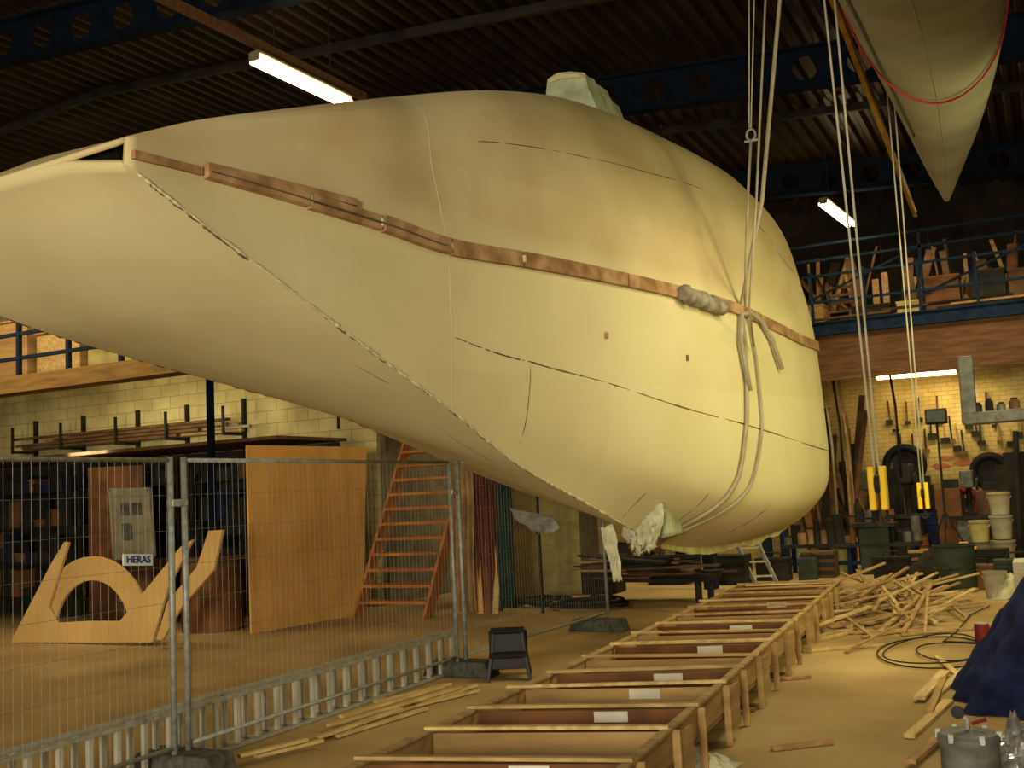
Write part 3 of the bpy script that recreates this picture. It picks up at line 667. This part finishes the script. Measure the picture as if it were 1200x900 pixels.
# ---------------- floor building frame ----------------
ZF = .38
LN,LF,RN,RF = onz(430,893,ZF),onz(872,686,ZF),onz(742,893,ZF),onz(983,682,ZF)
def LL(s_): return LN.lerp(LF,s_)
def RR(s_): return RN.lerp(RF,s_)
fr = thing('building_frame','long low timber building frame with cross bars on the floor under the hull','timber frame',(-2.4,8,0))
S0 = -.1
for fn in (LL,RR):
    B().bar(fn(S0)-V((0,0,.08)),fn(1)-V((0,0,.08)),.022,.17).build('side_rail','ply',fr,bevel=.003)
    B().bar(fn(S0)+V((0,0,.012)),fn(1)+V((0,0,.012)),.05,.02).build('top_batten','frame_bar',fr,bevel=.003)
B().hexa([LL(S0)-V((0,0,.2)),RR(S0)-V((0,0,.2)),RR(1)-V((0,0,.2)),LL(1)-V((0,0,.2)),LL(S0)-V((0,0,.18)),RR(S0)-V((0,0,.18)),RR(1)-V((0,0,.18)),LL(1)-V((0,0,.18))]).build('bottom_board','pine_dark',fr)
nb = 16
for i in range(nb):
    s_ = S0+.02+(1-S0-.03)*(i+random.uniform(-.12,.12)*(0<i<nb-1))/(nb-1); a,b_ = LL(s_),RR(s_); d = (b_-a).normalized()
    k1 = random.uniform(.0,.08); k2 = random.uniform(-.01,.07); yw = random.uniform(-.06,.06)
    B().bar(a-d*k1+V((0,-yw,.03)),b_+d*k2+V((0,yw,.03)),random.uniform(.035,.06),.02).build('cross_bar',random.choice(['pine_dark','frame_bar','pine','ply']),fr,bevel=.003)
    B().bar(a+V((0,.06,-.09)),b_+V((0,.06,-.09)),.018,.16).build('cross_panel','cabinet_brown' if i%2 else 'ply',fr)
    for q,k in ((a,-1),(b_,1)):
        if k > 0 or i%2 == 0:
            p_ = q+d*k*.03; B().bar(V((p_.x,p_.y+.06,0)),V((p_.x,p_.y+.06,ZF+.0)),.045,.02,up=(0,1,0)).build('leg','ply',fr,bevel=.003)
    if i%2 == 0:
        p_ = b_+d*.03; B().prism([V((p_.x,p_.y+.1,.08)),V((p_.x,p_.y+.3,.08)),V((p_.x,p_.y+.3,.36)),V((p_.x,p_.y+.1,.36))],(.015,0,0)).build('gusset','ply',fr)
    if i in (0,1,3,4,5,7,9,12):
        q = a.lerp(b_,.62)+V((0,.045,-.045)); B().box(q,(.2,.012,.06),rz=math.atan2(d.y,d.x)).build('white_marker','white_paper',fr)
# ---------------- battens beside fence ----------------
for i,(a,b_) in enumerate((((372,868),(558,806)),((385,858),(540,812)),((400,852),(520,815)),((420,846),(560,812)),((372,873),(470,838)),((440,834),(528,812)),((395,866),(500,833)),((300,895),(378,876)),((280,900),(360,880)))):
    p_,q_ = onz(*a),onz(*b_); z = .02+.028*(i%3); o = B().bar(p_+V((0,0,z)),q_+V((0,0,z)),.05,.022).build('pine_batten','pine',bevel=.003); tag(o,'pale pine batten lying along the foot of the fence','batten','pine battens along the fence')
# ---------------- scrap wood pile ----------------
pc = onz(1030,722)
for i in range(125):
    f_ = random.random(); c = pc+V((random.gauss(.02,.36),random.gauss(.3,.95),0)); l_ = random.uniform(.6,1.7)
    an = random.gauss(math.pi/2-.35,.65); el = random.uniform(-.02,.24)*(1 if f_ > .35 else .1); w_ = random.choice((.03,.04,.05)); h_ = random.choice((.02,.025))
    d = V((math.cos(an)*math.cos(el),math.sin(an)*math.cos(el),math.sin(el))); hz = .02+abs(d.z)*l_/2+max(0,.46-.45*(V((c.x,c.y,0))-pc-V((0,.3,0))).length)*random.random()
    c = V((c.x,c.y,hz)); o = B().bar(c-d*l_/2,c+d*l_/2,w_,h_).build('timber_offcut',random.choice(['pine','pine','frame_bar','pine_dark','ply'])); tag(o,'timber offcut in the scrap pile beside the frame','offcut','offcuts in the scrap pile')
for i,(a,b_,w_) in enumerate((((940,765),(1036,757),.05),((958,748),(1010,736),.06),((870,802),(950,795),.04),((828,842),(884,834),.03),((945,755),(1000,742),.05),((905,880),(975,872),.05))):
    p_,q_ = onz(*a),onz(*b_); o = B().bar(p_+V((0,0,.016)),q_+V((0,0,.016)),w_,.024).build('floor_offcut',['pine','pine','pine_dark','pine_dark','pine','pine_dark'][i]); tag(o,'loose timber offcut on the floor right of the building frame','offcut','loose offcuts right of the frame')
for i,(a,b_,w_,m_) in enumerate((((1066,866),(1112,824),.07,'pine'),((1078,824),(1108,792),.08,'pine'),((1100,815),(1132,786),.06,'pine'),((1090,840),(1106,800),.05,'pine_dark'),((1130,800),(1098,772),.05,'pine'),((1068,900),(1100,872),.06,'pine_dark'))):
    p_,q_ = onz(*a),onz(*b_); o = B().bar(p_+V((0,0,.016+.02*(i%2))),q_+V((0,0,.016+.02*(i%2))),w_,.024).build('short_plank',m_); tag(o,'short plank on the floor in front of the dark blue cloth','plank','short planks by the blue cloth')
c = onz(1095,765); t_ = []
for i in range(120):
    a_ = i*.17; t_.append(V((c.x+(.42+.16*math.sin(i*.071))*math.cos(a_)+.15*math.sin(i*.03),c.y+(.75+.3*math.sin(i*.09))*math.sin(a_),.012+.004*math.sin(i*.4)+.00025*i)))
t_ += [onz(1120,745)+V((0,0,.03)),onz(1138,722)+V((0,0,.02)),onz(1160,712)+V((0,0,.02))]
rope('power_cable',t_,.007,'cable_black','thin black cable looped on the floor right of the scrap pile','cable')
# ---------------- near right things ----------------
c = V((onz(1142,940).x,onz(1142,940).y,0)); t = thing('pressure_pot','grey metal pressure pot with valve and gauge at the bottom right','pressure pot',c)
B().lathe([(.13,0),(.142,.02),(.142,.3),(.145,.31)],c,28).build('body','grey_metal',t,smooth=True,sharp=35)
ld = B().lathe([(.152,.305),(.152,.33),(.14,.345),(.06,.355),(.03,.36)],c,28).build('lid','grey_metal',t,smooth=True,sharp=35)
for k in range(6):
    a_ = k*math.pi/3; B().box(c+V((.145*math.cos(a_),.145*math.sin(a_),.335)),(.025,.025,.04)).build('clamp_bolt','galv',ld)
B().tube([c+V((0,0,.36)),c+V((0,0,.41)),c+V((-.03,0,.43))],.012,8).build('valve','galv',ld)
B().lathe([(.03,-.012),(.033,0),(.03,.012)],c+V((-.04,-.01,.445)),18,axis=(0.1,-1,.2)).build('gauge','dark_metal',ld); B().tube([c+V((.02,0,.39)),c+V((.09,.02,.41))],.01,6).build('lever','red_plastic',ld)
c = onz(1185,915); crumple('foil_bag',(c.x+.05,c.y+.0,0),.46,.5,.36,'foil','crumpled silver foil bag in the bottom right corner','foil bag',4)
c = onz(822,900); crumple('plastic_bag',(c.x,c.y,0),.42,.36,.12,'gel_sheet','crumpled pale plastic bag on the floor right of the frame','plastic bag',11)
rows_ = []; cc = onz(1198,822)
for k in range(19):
    h_ = 1-k/18; rr_ = .2+.36*(1-h_)**.9; row = []
    for j in range(48):
        a_ = 2*math.pi*j/48; fo = 1+.12*math.sin(a_*9+k*.15)*(1-h_)**.5+.14*math.sin(a_*3+1); row.append(V((cc.x+.32+rr_*fo*math.cos(a_)-.26*(1-h_),cc.y+.1+rr_*1.2*fo*math.sin(a_),(.86+.1*math.sin(a_*2+1))*h_+.01+.02*math.sin(k*1.3+a_*2)*h_*(1-h_)*4)))
    rows_.append(row)
mb = B().grid(rows_,cv=True); mb.f.append(list(range(48))); o = mb.build('blue_cloth','navy_cloth',smooth=True); tag(o,'dark blue cloth draped in a heap at the right edge','cloth')
c = onz(1194,790)+V((.2,.2,0)); t = thing('white_cabinet','small white cabinet at the right edge behind the blue cloth','cabinet',(c.x,c.y+.9,0))
B().box((c.x,c.y+.9,.42),(.4,.4,.84)).build('body','white_plastic',t,bevel=.01); dr = B().box((c.x-.0,c.y+.69,.45),(.34,.02,.6)).build('door','white_plastic',t); B().box((c.x-.12,c.y+.67,.5),(.02,.02,.12)).build('handle','dark_metal',dr)
c = onz(1186,700); crumple('plastic_bag',(c.x+.1,c.y,0),.7,.6,.35,'gel_sheet','crumpled pale plastic sheeting on the floor behind the blue cloth','plastic bag',31)
c = onz(1152,752); t = thing('paint_can','small red paint can beside the blue cloth','can',(c.x,c.y,0)); B().lathe([(.07,0),(.07,.16),(.065,.17)],(c.x,c.y,0),18).build('body','red_plastic',t,smooth=True,sharp=35); B().lathe([(.06,.165),(.065,.18),(.05,.18)],(c.x,c.y,0),18).build('lid','galv',t)
# ---------------- back right ----------------
o = B().box((-4.0,21.9,4.35),(11.2,2.9,.12)).build('mezzanine_deck','brown_board'); tag(o,'timber mezzanine deck across the back of the hall','deck')
o = B().box((-4.0,20.42,3.9),(11.2,.06,.85)).build('fascia_board','fascia_wood'); tag(o,'brown boarded fascia of the back mezzanine','board')
t = thing('mezzanine_beam','blue steel edge beam of the back mezzanine','beam',(-4,20.35,4.33))
for z in (4.34,4.56): B().box((-4,20.33,z),(11.2,.16,.03)).build('flange','blue_rail',t)
B().box((-4,20.33,4.45),(11.2,.03,.2)).build('web','blue_rail',t)
o = B().box((-4.9,20.4,2.2),(.16,.16,4.2)).build('steel_column','blue_rail'); tag(o,'blue steel column carrying the back mezzanine','column')
rl = thing('mezzanine_railing','blue steel railing along the back mezzanine','railing',(-3,20.4,4.58))
for i in range(8): B().box((-5.6+i*.95,20.3,5.05),(.05,.05,.95)).build('post','blue_rail',rl)
for z in (4.95,5.45): B().box((-2.2,20.3,z),(7.2,.045,.045)).build('rail','blue_rail',rl)
rl2 = thing('upper_railing','thin upper blue rail above the back mezzanine railing','railing',(-2,21.2,4.41))
for x_ in (-4.2,-1.8,.6): B().box((x_,21.05,5.3),(.05,.05,1.8)).build('post','blue_rail',rl2)
for z in (5.9,6.2): B().box((-2,21.05,z),(6.2,.05,.05)).build('rail','blue_rail',rl2)
for a_,c_ in ((-4.2,-1.8),(-1.8,.6)): B().bar((a_,21.05,5.0),(c_,21.05,5.9),.04,.04).build('diagonal','blue_rail',rl2)
for i in range(90):
    x_ = -4.3+i*.055+random.uniform(-.08,.08); h_ = random.uniform(.3,1.8); a_ = max(-.9,min(.5,random.gauss(0,.45))); y_ = 22.0+random.uniform(-.5,.3)
    o = B().bar((x_,y_,4.43),(x_+a_,y_+.3,4.43+h_),random.choice((.04,.07,.12,.18)),.03,up=(0,1,0)).build('stored_plank',random.choice(['brown_board','brown_board','cabinet_brown','pine_dark','dark_clutter','pine_dark'])); tag(o,'plank stored upright on the back mezzanine','plank','planks stored on the back mezzanine')
for i in range(14):
    x_ = random.uniform(-3.6,.0); o = B().box((x_,20.7+random.uniform(0,.15),4.43+.05*(i//2)+.02),(random.uniform(1.0,2.4),.1,.04),rz=random.uniform(-.06,.06)).build('stored_beam',random.choice(['brown_board','pine_dark','dark_clutter'])); tag(o,'length of timber lying along the edge of the back mezzanine','timber','timbers lying on the back mezzanine')
for lab,x_,w_,m_ in [('light brown crate on the back mezzanine near the end of the hull',-3.9,.5,'pine_dark'),('dark case on the back mezzanine left of centre',-2.8,.75,'dark_clutter'),('yellowish box in the middle of the back mezzanine',-2.1,.4,'grease_yellow'),('brown box on the back mezzanine right of centre',-1.5,.65,'cabinet_brown'),('grey bundle case at the right of the back mezzanine',-.7,.6,'dark_metal'),('dark brown box at the far right of the back mezzanine',.0,.7,'brown_board')]:
    t = thing('storage_box',lab,'box',(x_,21.4,4.41)); h_ = random.uniform(.4,.9)
    B().box((x_,21.4,4.41+h_/2),(w_,.5,h_)).build('body',m_,t,bevel=.01); B().box((x_,21.4,4.41+h_),(w_+.03,.53,.04)).build('lid',m_,t)
t = thing('wooden_chair','old wooden chair standing on the back mezzanine behind the railing','chair',(-3.35,21.35,4.41))
for sx in (-.2,.2):
    for sy in (-.2,.2): B().box((-3.35+sx,21.35+sy,4.63),(.04,.04,.44)).build('leg','brown_board',t)
B().box((-3.35,21.35,4.86),(.46,.46,.04)).build('seat','brown_board',t)
for sx in (-.2,.2): B().box((-3.35+sx,21.57,5.15),(.04,.04,.6)).build('back_post','brown_board',t)
for z in (5.1,5.25,5.4): B().box((-3.35,21.57,z),(.4,.03,.05)).build('back_slat','brown_board',t)
for i in range(44):
    px = 956+i*2.5; a = onz(px,655); a.y = min(a.y,22.0)+random.uniform(-.5,.3); h_ = random.uniform(1.2,3.4)*(1 if px < 1025 else .6); ln = random.gauss(-.1,.35)
    o = B().bar(V((a.x,a.y,0.01)),V((a.x+ln,min(a.y+.6,23.1),h_)),random.uniform(.05,.16),.03,up=(0,1,0)).build('leaning_board',random.choice(['pine_dark','brown_board','brown_board','dark_clutter','dark_clutter','cabinet_brown'])); tag(o,'board leaning upright under the back mezzanine beside the hull','board','boards leaning under the back mezzanine')
c = onz(1000,672); t = thing('steel_bench','low blue steel bench under the back mezzanine','bench',(c.x,c.y,0))
B().box((c.x,c.y,.5),(2.3,.6,.06)).build('top','dark_metal',t)
for sx in (-1.05,0,1.05):
    for sy in (-.25,.25): B().box((c.x+sx,c.y+sy,.235),(.07,.07,.47)).build('leg','blue_rail',t)
B().box((c.x,c.y-.25,.2),(2.1,.04,.06)).build('stretcher','blue_rail',t)
for i in range(18):
    x_ = c.x-1.05+i*.125; h_ = random.uniform(.12,.5); m_ = random.choice(['dark_clutter','grey_metal','cabinet_brown','dark_metal','dark_clutter','tan_cloth'])
    t = thing('tool_tin','tin of workshop odds and ends on the low blue bench','tin',(x_,c.y,.53),'tins on the low blue bench'); r_ = random.uniform(.05,.1); y_ = c.y+random.uniform(-.18,.18)
    B().lathe([(r_*.95,0),(r_,h_)],(x_,y_,.53),14).build('body',m_,t,smooth=True,sharp=35); B().lathe([(r_*1.05,h_),(r_*1.05,h_+.02),(r_*.6,h_+.03)],(x_,y_,.53),14).build('lid','dark_metal',t)
def bucket(px,py,r,h,m_,lab,handle=True,z0=0,pos=None,lidm=None):
    c = pos if pos else onz(px,py); c = V((c.x,c.y,z0)); t = thing('bucket',lab,'bucket',c)
    B().lathe([(r*.82,0),(r*.97,h*.9),(r*1.03,h*.92),(r*1.03,h)]+([(r*.9,h),(r*.75,h*.15)] if not lidm else []),c,20).build('body',m_,t,smooth=True,sharp=35)
    if lidm: B().lathe([(r*1.05,h-.02),(r*1.05,h+.01),(r*.5,h+.02)],c,20).build('lid',lidm,t)
    B().tube([c+V((r*1.05*math.cos(a_),-.02-r*.4*math.sin(a_),h*.85-r*.5*math.sin(a_))) for a_ in [i*math.pi/8 for i in range(9)]],.008,5).build('handle','galv',t)
    return c
bucket(985,672,.17,.42,'grease_yellow','cream bucket standing in front of the leaning boards')
bucket(937,664,.15,.36,'white_plastic','pale bucket close to the end of the hull')
bucket(1168,700,.15,.34,'white_plastic','pale open bucket in front of the stacked pails')
bucket(1090,698,.14,.3,'dark_metal','dark bucket left of the green drum')
cpos = bucket(1178,662,.2,.42,'white_plastic','white lidded pail at the bottom of the stack by the right edge',lidm='white_plastic')
bucket(0,0,.19,.4,'white_plastic','white lidded pail in the middle of the stack by the right edge',z0=.455,pos=cpos,lidm='white_plastic'); bucket(0,0,.19,.38,'white_plastic','white pail on top of the stack by the right edge',z0=.88,pos=cpos,lidm='grease_yellow')
c1 = bucket(1152,664,.18,.4,'white_plastic','white pail left of the stacked pails',lidm='grey_metal'); bucket(0,0,.17,.36,'grease_yellow','cream pail stacked on the white pail left of the tall stack',z0=.43,pos=c1,lidm='white_plastic')
c = onz(1122,692); t = thing('steel_drum','dark green open drum standing in front of the pails','drum',(c.x,c.y,0))
B().lathe([(.27,0),(.28,.02),(.27,.04),(.27,.3),(.285,.32),(.27,.34),(.27,.6),(.285,.62),(.27,.63),(.25,.63),(.25,.1)],c,24).build('body','green_drum',t,smooth=True,sharp=35); B().tube([c+V((.28*math.cos(i*math.pi/12),.28*math.sin(i*math.pi/12),.63)) for i in range(24)],.015,6,closed=True).build('rim','dark_metal',t)
c = onz(1062,690); crumple('dark_sack',(c.x+.3,c.y+1.2,0),.9,.8,.5,'dark_clutter','dark sack slumped behind the scrap wood pile','sack',21)
def clut(kind,px,py,s,m_,lab,m2='dark_metal'):
    c = onz(px,py); c.y = min(c.y,22.9); c.z = 0; t = thing(kind,lab,kind.replace('_',' '),c)
    if kind == 'wooden_crate':
        B().box(c+V((0,0,.2*s)),(.5*s,.4*s,.4*s)).build('body',m_,t,bevel=.01)
        for z in (.08,.2,.32): B().box(c+V((0,-.205*s,z*s)),(.52*s,.015,.07*s)).build('slat',m2,t)
    elif kind == 'gas_bottle':
        B().lathe([(.1*s,0),(.11*s,.03),(.11*s,1.0*s),(.08*s,1.1*s),(.03*s,1.16*s)],c,16).build('body',m_,t,smooth=True,sharp=40); B().lathe([(.03*s,1.15*s),(.03*s,1.24*s)],c,10).build('valve',m2,t)
    elif kind == 'tool_box':
        B().box(c+V((0,0,.15*s)),(.5*s,.28*s,.3*s)).build('body',m_,t,bevel=.015); l_ = B().box(c+V((0,0,.32*s)),(.52*s,.3*s,.05*s)).build('lid',m_,t,bevel=.01); B().tube([c+V((-.12*s,0,.34*s)),c+V((-.1*s,0,.42*s)),c+V((.1*s,0,.42*s)),c+V((.12*s,0,.34*s))],.015,6).build('handle',m2,l_)
    elif kind == 'metal_locker':
        B().box(c+V((0,0,.8*s)),(.55*s,.45*s,1.6*s)).build('body',m_,t,bevel=.01); d_ = B().box(c+V((0,-.235*s,.8*s)),(.48*s,.02,1.45*s)).build('door',m_,t); B().box(c+V((.18*s,-.26*s,.85*s)),(.02,.03,.15)).build('handle',m2,d_)
        B().box(c+V((.05,0,1.7*s)),(.35*s,.3*s,.2*s)).build('top_case',m2,t,bevel=.01)
    elif kind == 'workshop_machine':
        B().box(c+V((0,0,.4*s)),(.5*s,.45*s,.8*s)).build('pedestal',m_,t,bevel=.02); B().box(c+V((0,-.05,.84*s)),(.75*s,.6*s,.06)).build('table',m2,t); B().tube([c+V((0,.15,.85*s)),c+V((0,.15,1.7*s))],.06*s,10).build('column',m2,t); h_ = B().box(c+V((0,-.02,1.6*s)),(.25*s,.5*s,.35*s)).build('head',m_,t,bevel=.03); B().lathe([(.12*s,-.02),(.12*s,.02)],c+V((.18*s,-.1,1.5*s)),14,axis=(1,0,0)).build('wheel',m2,h_)
    elif kind == 'fuel_can':
        B().box(c+V((0,0,.2*s)),(.3*s,.18*s,.4*s)).build('body',m_,t,bevel=.03); B().lathe([(.03*s,0),(.03*s,.06*s)],c+V((.08*s,0,.4*s)),10).build('cap',m2,t); B().tube([c+V((-.12*s,0,.4*s)),c+V((-.08*s,0,.46*s)),c+V((.02*s,0,.46*s)),c+V((.04*s,0,.4*s))],.012,6).build('handle',m_,t)
    elif kind == 'oil_drum':
        B().lathe([(.26*s,0),(.28*s,.02),(.26*s,.05),(.26*s,.28*s),(.28*s,.3*s),(.26*s,.32*s),(.26*s,.6*s),(.28*s,.62*s),(.26*s,.64*s),(.26*s,.85*s),(.28*s,.87*s)],c,20).build('body',m_,t,smooth=True,sharp=40); B().lathe([(.27*s,.85*s),(.25*s,.87*s)],c,20).build('lid',m2,t)
for a_ in (('wooden_crate',962,676,1.1,'brown_board','brown slatted crate nearest the far end of the hull'),
 ('gas_bottle',1010,660,1.0,'dark_metal','dark gas bottle among the leaning boards'),
 ('gas_bottle',1024,661,.9,'grey_metal','grey gas bottle right of the dark one'),
 ('tool_box',1047,680,1.1,'dark_clutter','black tool box behind the scrap pile'),
 ('metal_locker',1046,655,1.0,'dark_clutter','dark metal locker below the left hanging tyre'),
 ('workshop_machine',1070,660,1.05,'dark_metal','dark drill press standing left of the work lamp'),
 ('wooden_crate',1086,672,1.0,'pine_dark','light brown slatted crate beneath the work lamp'),
 ('oil_drum',1098,655,1.1,'navy_cloth','dark blue oil drum behind the work lamp'),
 ('metal_locker',1118,655,.85,'cabinet_brown','brown locker under the red hose reel'),
 ('fuel_can',1135,672,1.1,'yellow_paint','yellow fuel can behind the green drum'),
 ('workshop_machine',1142,655,.95,'grey_metal','grey pedestal machine left of the stacked pails'),
 ('wooden_crate',1165,672,1.0,'dark_clutter','dark crate between the two pail stacks'),
 ('metal_locker',1197,655,1.1,'dark_clutter','dark locker at the right edge behind the pails'),
 ('metal_locker',1087,652,.9,'dark_clutter','black locker between the drill press and the blue drum'),
 ('workshop_machine',1030,672,1.0,'green_drum','dull green machine left of the dark locker'),
 ('metal_locker',1166,650,.8,'brown_board','brown board locker below the right hanging tyre'),
 ('tool_box',1196,690,1.2,'green_drum','green tool box at the right edge in front of the pails'),
 ('tool_box',1150,690,1.0,'cabinet_brown','brown tool box right of the green drum'),
 ('oil_drum',1078,668,.7,'cabinet_brown','small brown drum behind the scrap pile'),
 ('wooden_crate',1104,676,.8,'dark_clutter','dark crate left of the green drum'),
 ('wooden_crate',708,694,1.2,'dark_clutter','dark crate left of the low trestle under the hull'),
 ('oil_drum',726,682,.8,'dark_metal','dark drum behind the low trestle, left'),
 ('wooden_crate',752,680,1.5,'brown_board','brown crate behind the low trestle under the keel stub'),
 ('tool_box',786,684,1.4,'dark_clutter','black tool box behind the low trestle, right'),
 ('oil_drum',808,680,.85,'dark_clutter','black drum left of the blue prop'),
 ('wooden_crate',858,684,1.2,'dark_clutter','dark crate between the blue prop and the small ladder'),
 ('tool_box',908,680,1.1,'dark_metal','dark tool box right of the small leaning ladder'),
 ('gas_bottle',922,668,.8,'navy_cloth','dark blue gas bottle under the far end of the hull'),
 ('fuel_can',948,682,1.0,'green_drum','green fuel can beside the brown slatted crate')): clut(*a_)
for i in range(22):
    px = 1040+i*7.2; py = 468+random.uniform(-10,48); a = ony(px,py,23.44); l_ = random.uniform(.25,.6); t = thing('hand_tool','hand tool hung on the cream back wall','hand tool',a-V((0,0,l_)),'hand tools on the back wall')
    B().bar(a,a+V((random.uniform(-.05,.05),0,-l_)),.035,.03,up=(0,1,0)).build('shaft',random.choice(['pine_dark','dark_metal','brown_board']),t); B().box(a+V((0,0,-l_)),(random.uniform(.08,.2),.04,random.uniform(.05,.14))).build('tool_head',random.choice(['dark_metal','dark_clutter','brown_board']),t)
for i,(px,y1,y2) in enumerate(((984,440,640),(992,436,600),(1004,440,655),(1056,445,560))):
    a = ony(px,y2,21.0); b_ = V((a.x-.1,21.0,4.25)); o = B().tube([b_,a.lerp(b_,.5)+V((.06,0,0)),a],.025,6).build('hanging_hose',['rope','cable_black','tan_cloth','cable_black'][i],smooth=True); tag(o,['pale rope hanging from the mezzanine beside the leaning boards','black hose hanging from the mezzanine, left one','tan hose hanging down to the low bench','short black hose hanging over the dark locker'][i],'hose')
for px,py,r,m_,lab in ((1130,590,.26,'red_plastic','red hose reel in front of the back wall'),(1060,545,.36,'black_rubber','large black tyre hanging on the back wall'),(1160,552,.3,'black_rubber','black tyre hanging on the back wall near the right')):
    c = ony(px,py,23.3); t = thing('hose_reel' if 'reel' in lab else 'rubber_tyre',lab,'hose reel' if 'reel' in lab else 'tyre',c-V((0,0,r)))
    B().tube([c+V((r*math.cos(i*math.pi/14),0,r*math.sin(i*math.pi/14))) for i in range(28)],.08,8,closed=True).build('rim' if 'reel' in lab else 'tread_ring',m_,t,smooth=True)
    if 'reel' in lab:
        for k in range(4):
            a_ = k*math.pi/4; B().bar(c-V((r*math.cos(a_),0,r*math.sin(a_))),c+V((r*math.cos(a_),0,r*math.sin(a_))),.04,.02,up=(0,1,0)).build('spoke',m_,t)
        B().lathe([(.1,-.1),(.1,.1)],c,14,axis=(0,1,0)).build('hub','dark_metal',t)
    else: B().lathe([(r*.85,-.02),(r*.85,.02)],c+V((0,.04,0)),20,axis=(0,1,0)).build('disc','dark_metal',t)
for i,(px,py) in enumerate(((1110,536),(1128,542),(1148,538),(1166,534),(1176,548),(1102,546))):
    c = ony(px,py,23.49); pl = [c+V(((.12+.1*random.random())*math.cos(k*math.pi/6),0,(.03+.05*random.random())*math.sin(k*math.pi/6))) for k in range(12)]
    o = B().prism(pl,(0,.012,0)).build('paint_splash','pink_paint'); tag(o,'reddish paint splash on the cream back wall','paint splash','paint splashes on the back wall')
a = onz(1108,668); hd = ony(1097,488,a.y); t = thing('work_lamp','black floodlight on a thin tripod in front of the back wall','work lamp',(hd.x,a.y,0))
hh = B().box(hd,(.36,.12,.26),tilt=(-.2,0)).build('lamp_head','black_plastic',t,bevel=.02); B().box(hd+V((0,-.07,0)),(.3,.02,.2),tilt=(-.2,0)).build('lamp_glass','glass_pane',hh); B().tube([V((hd.x,a.y,.7)),hd-V((0,0,.12))],.02,8).build('pole','dark_metal',t)
for k in range(3):
    a_ = k*2.094+.5; B().tube([V((hd.x,a.y,1.0)),V((hd.x+.5*math.cos(a_),a.y+.5*math.sin(a_),.01))],.014,6).build('leg','dark_metal',t)
Yd = 14.0
d0,d1 = ony(1131,418,Yd),ony(1136,486,Yd)
t = thing('machine_column','grey square machine column rising from a wall arm at right','machine',d1)
B().bar(d1,d0,.17,.17,up=(0,1,0)).build('column','grey_metal',t,bevel=.02)
s0,s1 = ony(1128,492,Yd),ony(1290,478,Yd)
B().bar(s0,s1,.4,.14).build('arm','grey_metal',t,bevel=.02)
B().box(V((s1.x,s1.y,s1.z/2-.04)),(.25,.3,s1.z-.08)).build('stand','dark_metal',t)
for i,(px,m_,r,h_,lab) in enumerate(((1148,'dark_metal',.05,.12,'small dark tin on the grey machine arm, leftmost'),(1162,'black_rubber',.045,.16,'black bottle on the grey machine arm'),(1176,'grey_metal',.05,.1,'grey jar on the grey machine arm'),(1192,'brown_board',.06,.14,'brown pot on the grey machine arm, rightmost'))):
    f_ = (px-1128)/162; p_ = s0.lerp(s1,f_)+V((0,0,.072)); t = thing('small_pot',lab,'pot',p_); B().lathe([(r,0),(r,h_*.7),(r*.6,h_*.85)],p_,14).build('body',m_,t,smooth=True,sharp=40); B().lathe([(r*.62,h_*.85),(r*.62,h_)],p_,12).build('lid','dark_metal',t)
o = B().tube([onz(1196,658),ony(1190,505,onz(1196,658).y)],.05,10).build('tall_pipe','dark_metal'); tag(o,'tall dark pipe standing at the right edge beside the pails','pipe')
# ---------------- lights ----------------
def area(loc,tgt,size,e,col=(1,.9,.75)):
    l = bpy.data.lights.new('area','AREA'); l.energy = e; l.size = size; l.color = col
    o = bpy.data.objects.new('area_light',l); C.objects.link(o); o.location = loc; o.rotation_euler = (V(tgt)-V(loc)).to_track_quat('-Z','Y').to_euler(); return o
area((0.9,-10.0,2.6),(-4,9,3.0),3.2,2050,(1,.90,.64))  # added key lamp behind the camera, evens out the light on the hull
area((-5.5,-10.0,1.4),(-5.6,10,2.4),2.6,650,(1,.90,.66))  # added low fill from the left for the hull underside, no fixture there
l = bpy.data.lights.new('flash','POINT'); l.energy = 170; l.shadow_soft_size = .06; l.color = (1,.92,.74); o = bpy.data.objects.new('flash',l); C.objects.link(o); o.location = CAM+R*.08+U*.1-F*.05
area((-9,8.5,6.2),(-10,8.5,0),1.5,50,(1,.76,.42))
area((-13,9,6.4),(-13,11,0),1.5,150,(1,.74,.38))  # fill lamp added to brighten the left floor
area((-13.5,12.0,3.0),(-13.5,14.5,3.0),.8,30,(1,.88,.5))  # extra lamp added to lift the block wall at left
area((-1.2,17,6.3),(-1.2,17,0),1.5,250,(1,.84,.46))  # added downlight for the floor at the right rear
area((1.2,10.5,3.4),(-3,12.5,2.5),1.2,90,(1,.92,.36))  # added yellow lamp that tints the far end of the hull
area((-0.6,9.5,4.6),(-1,9.5,0),1.5,110,(1,.86,.54))  # lamp added over the right floor to brighten it, no fixture modelled
area((-1.5,22.6,3.45),(-1.5,22.9,0),.8,28,(1,.85,.42))
area((-6.5,18.5,4.5),(-6.5,17.5,0),1.2,110,(1,.82,.42))
area((-2,21.5,6.6),(-2,21.5,4),1.0,16,(1,.8,.45))
w = bpy.data.worlds.new('world'); sc.world = w; w.use_nodes = True; w.node_tree.nodes['Background'].inputs[0].default_value = (.5,.42,.3,1); w.node_tree.nodes['Background'].inputs[1].default_value = .05
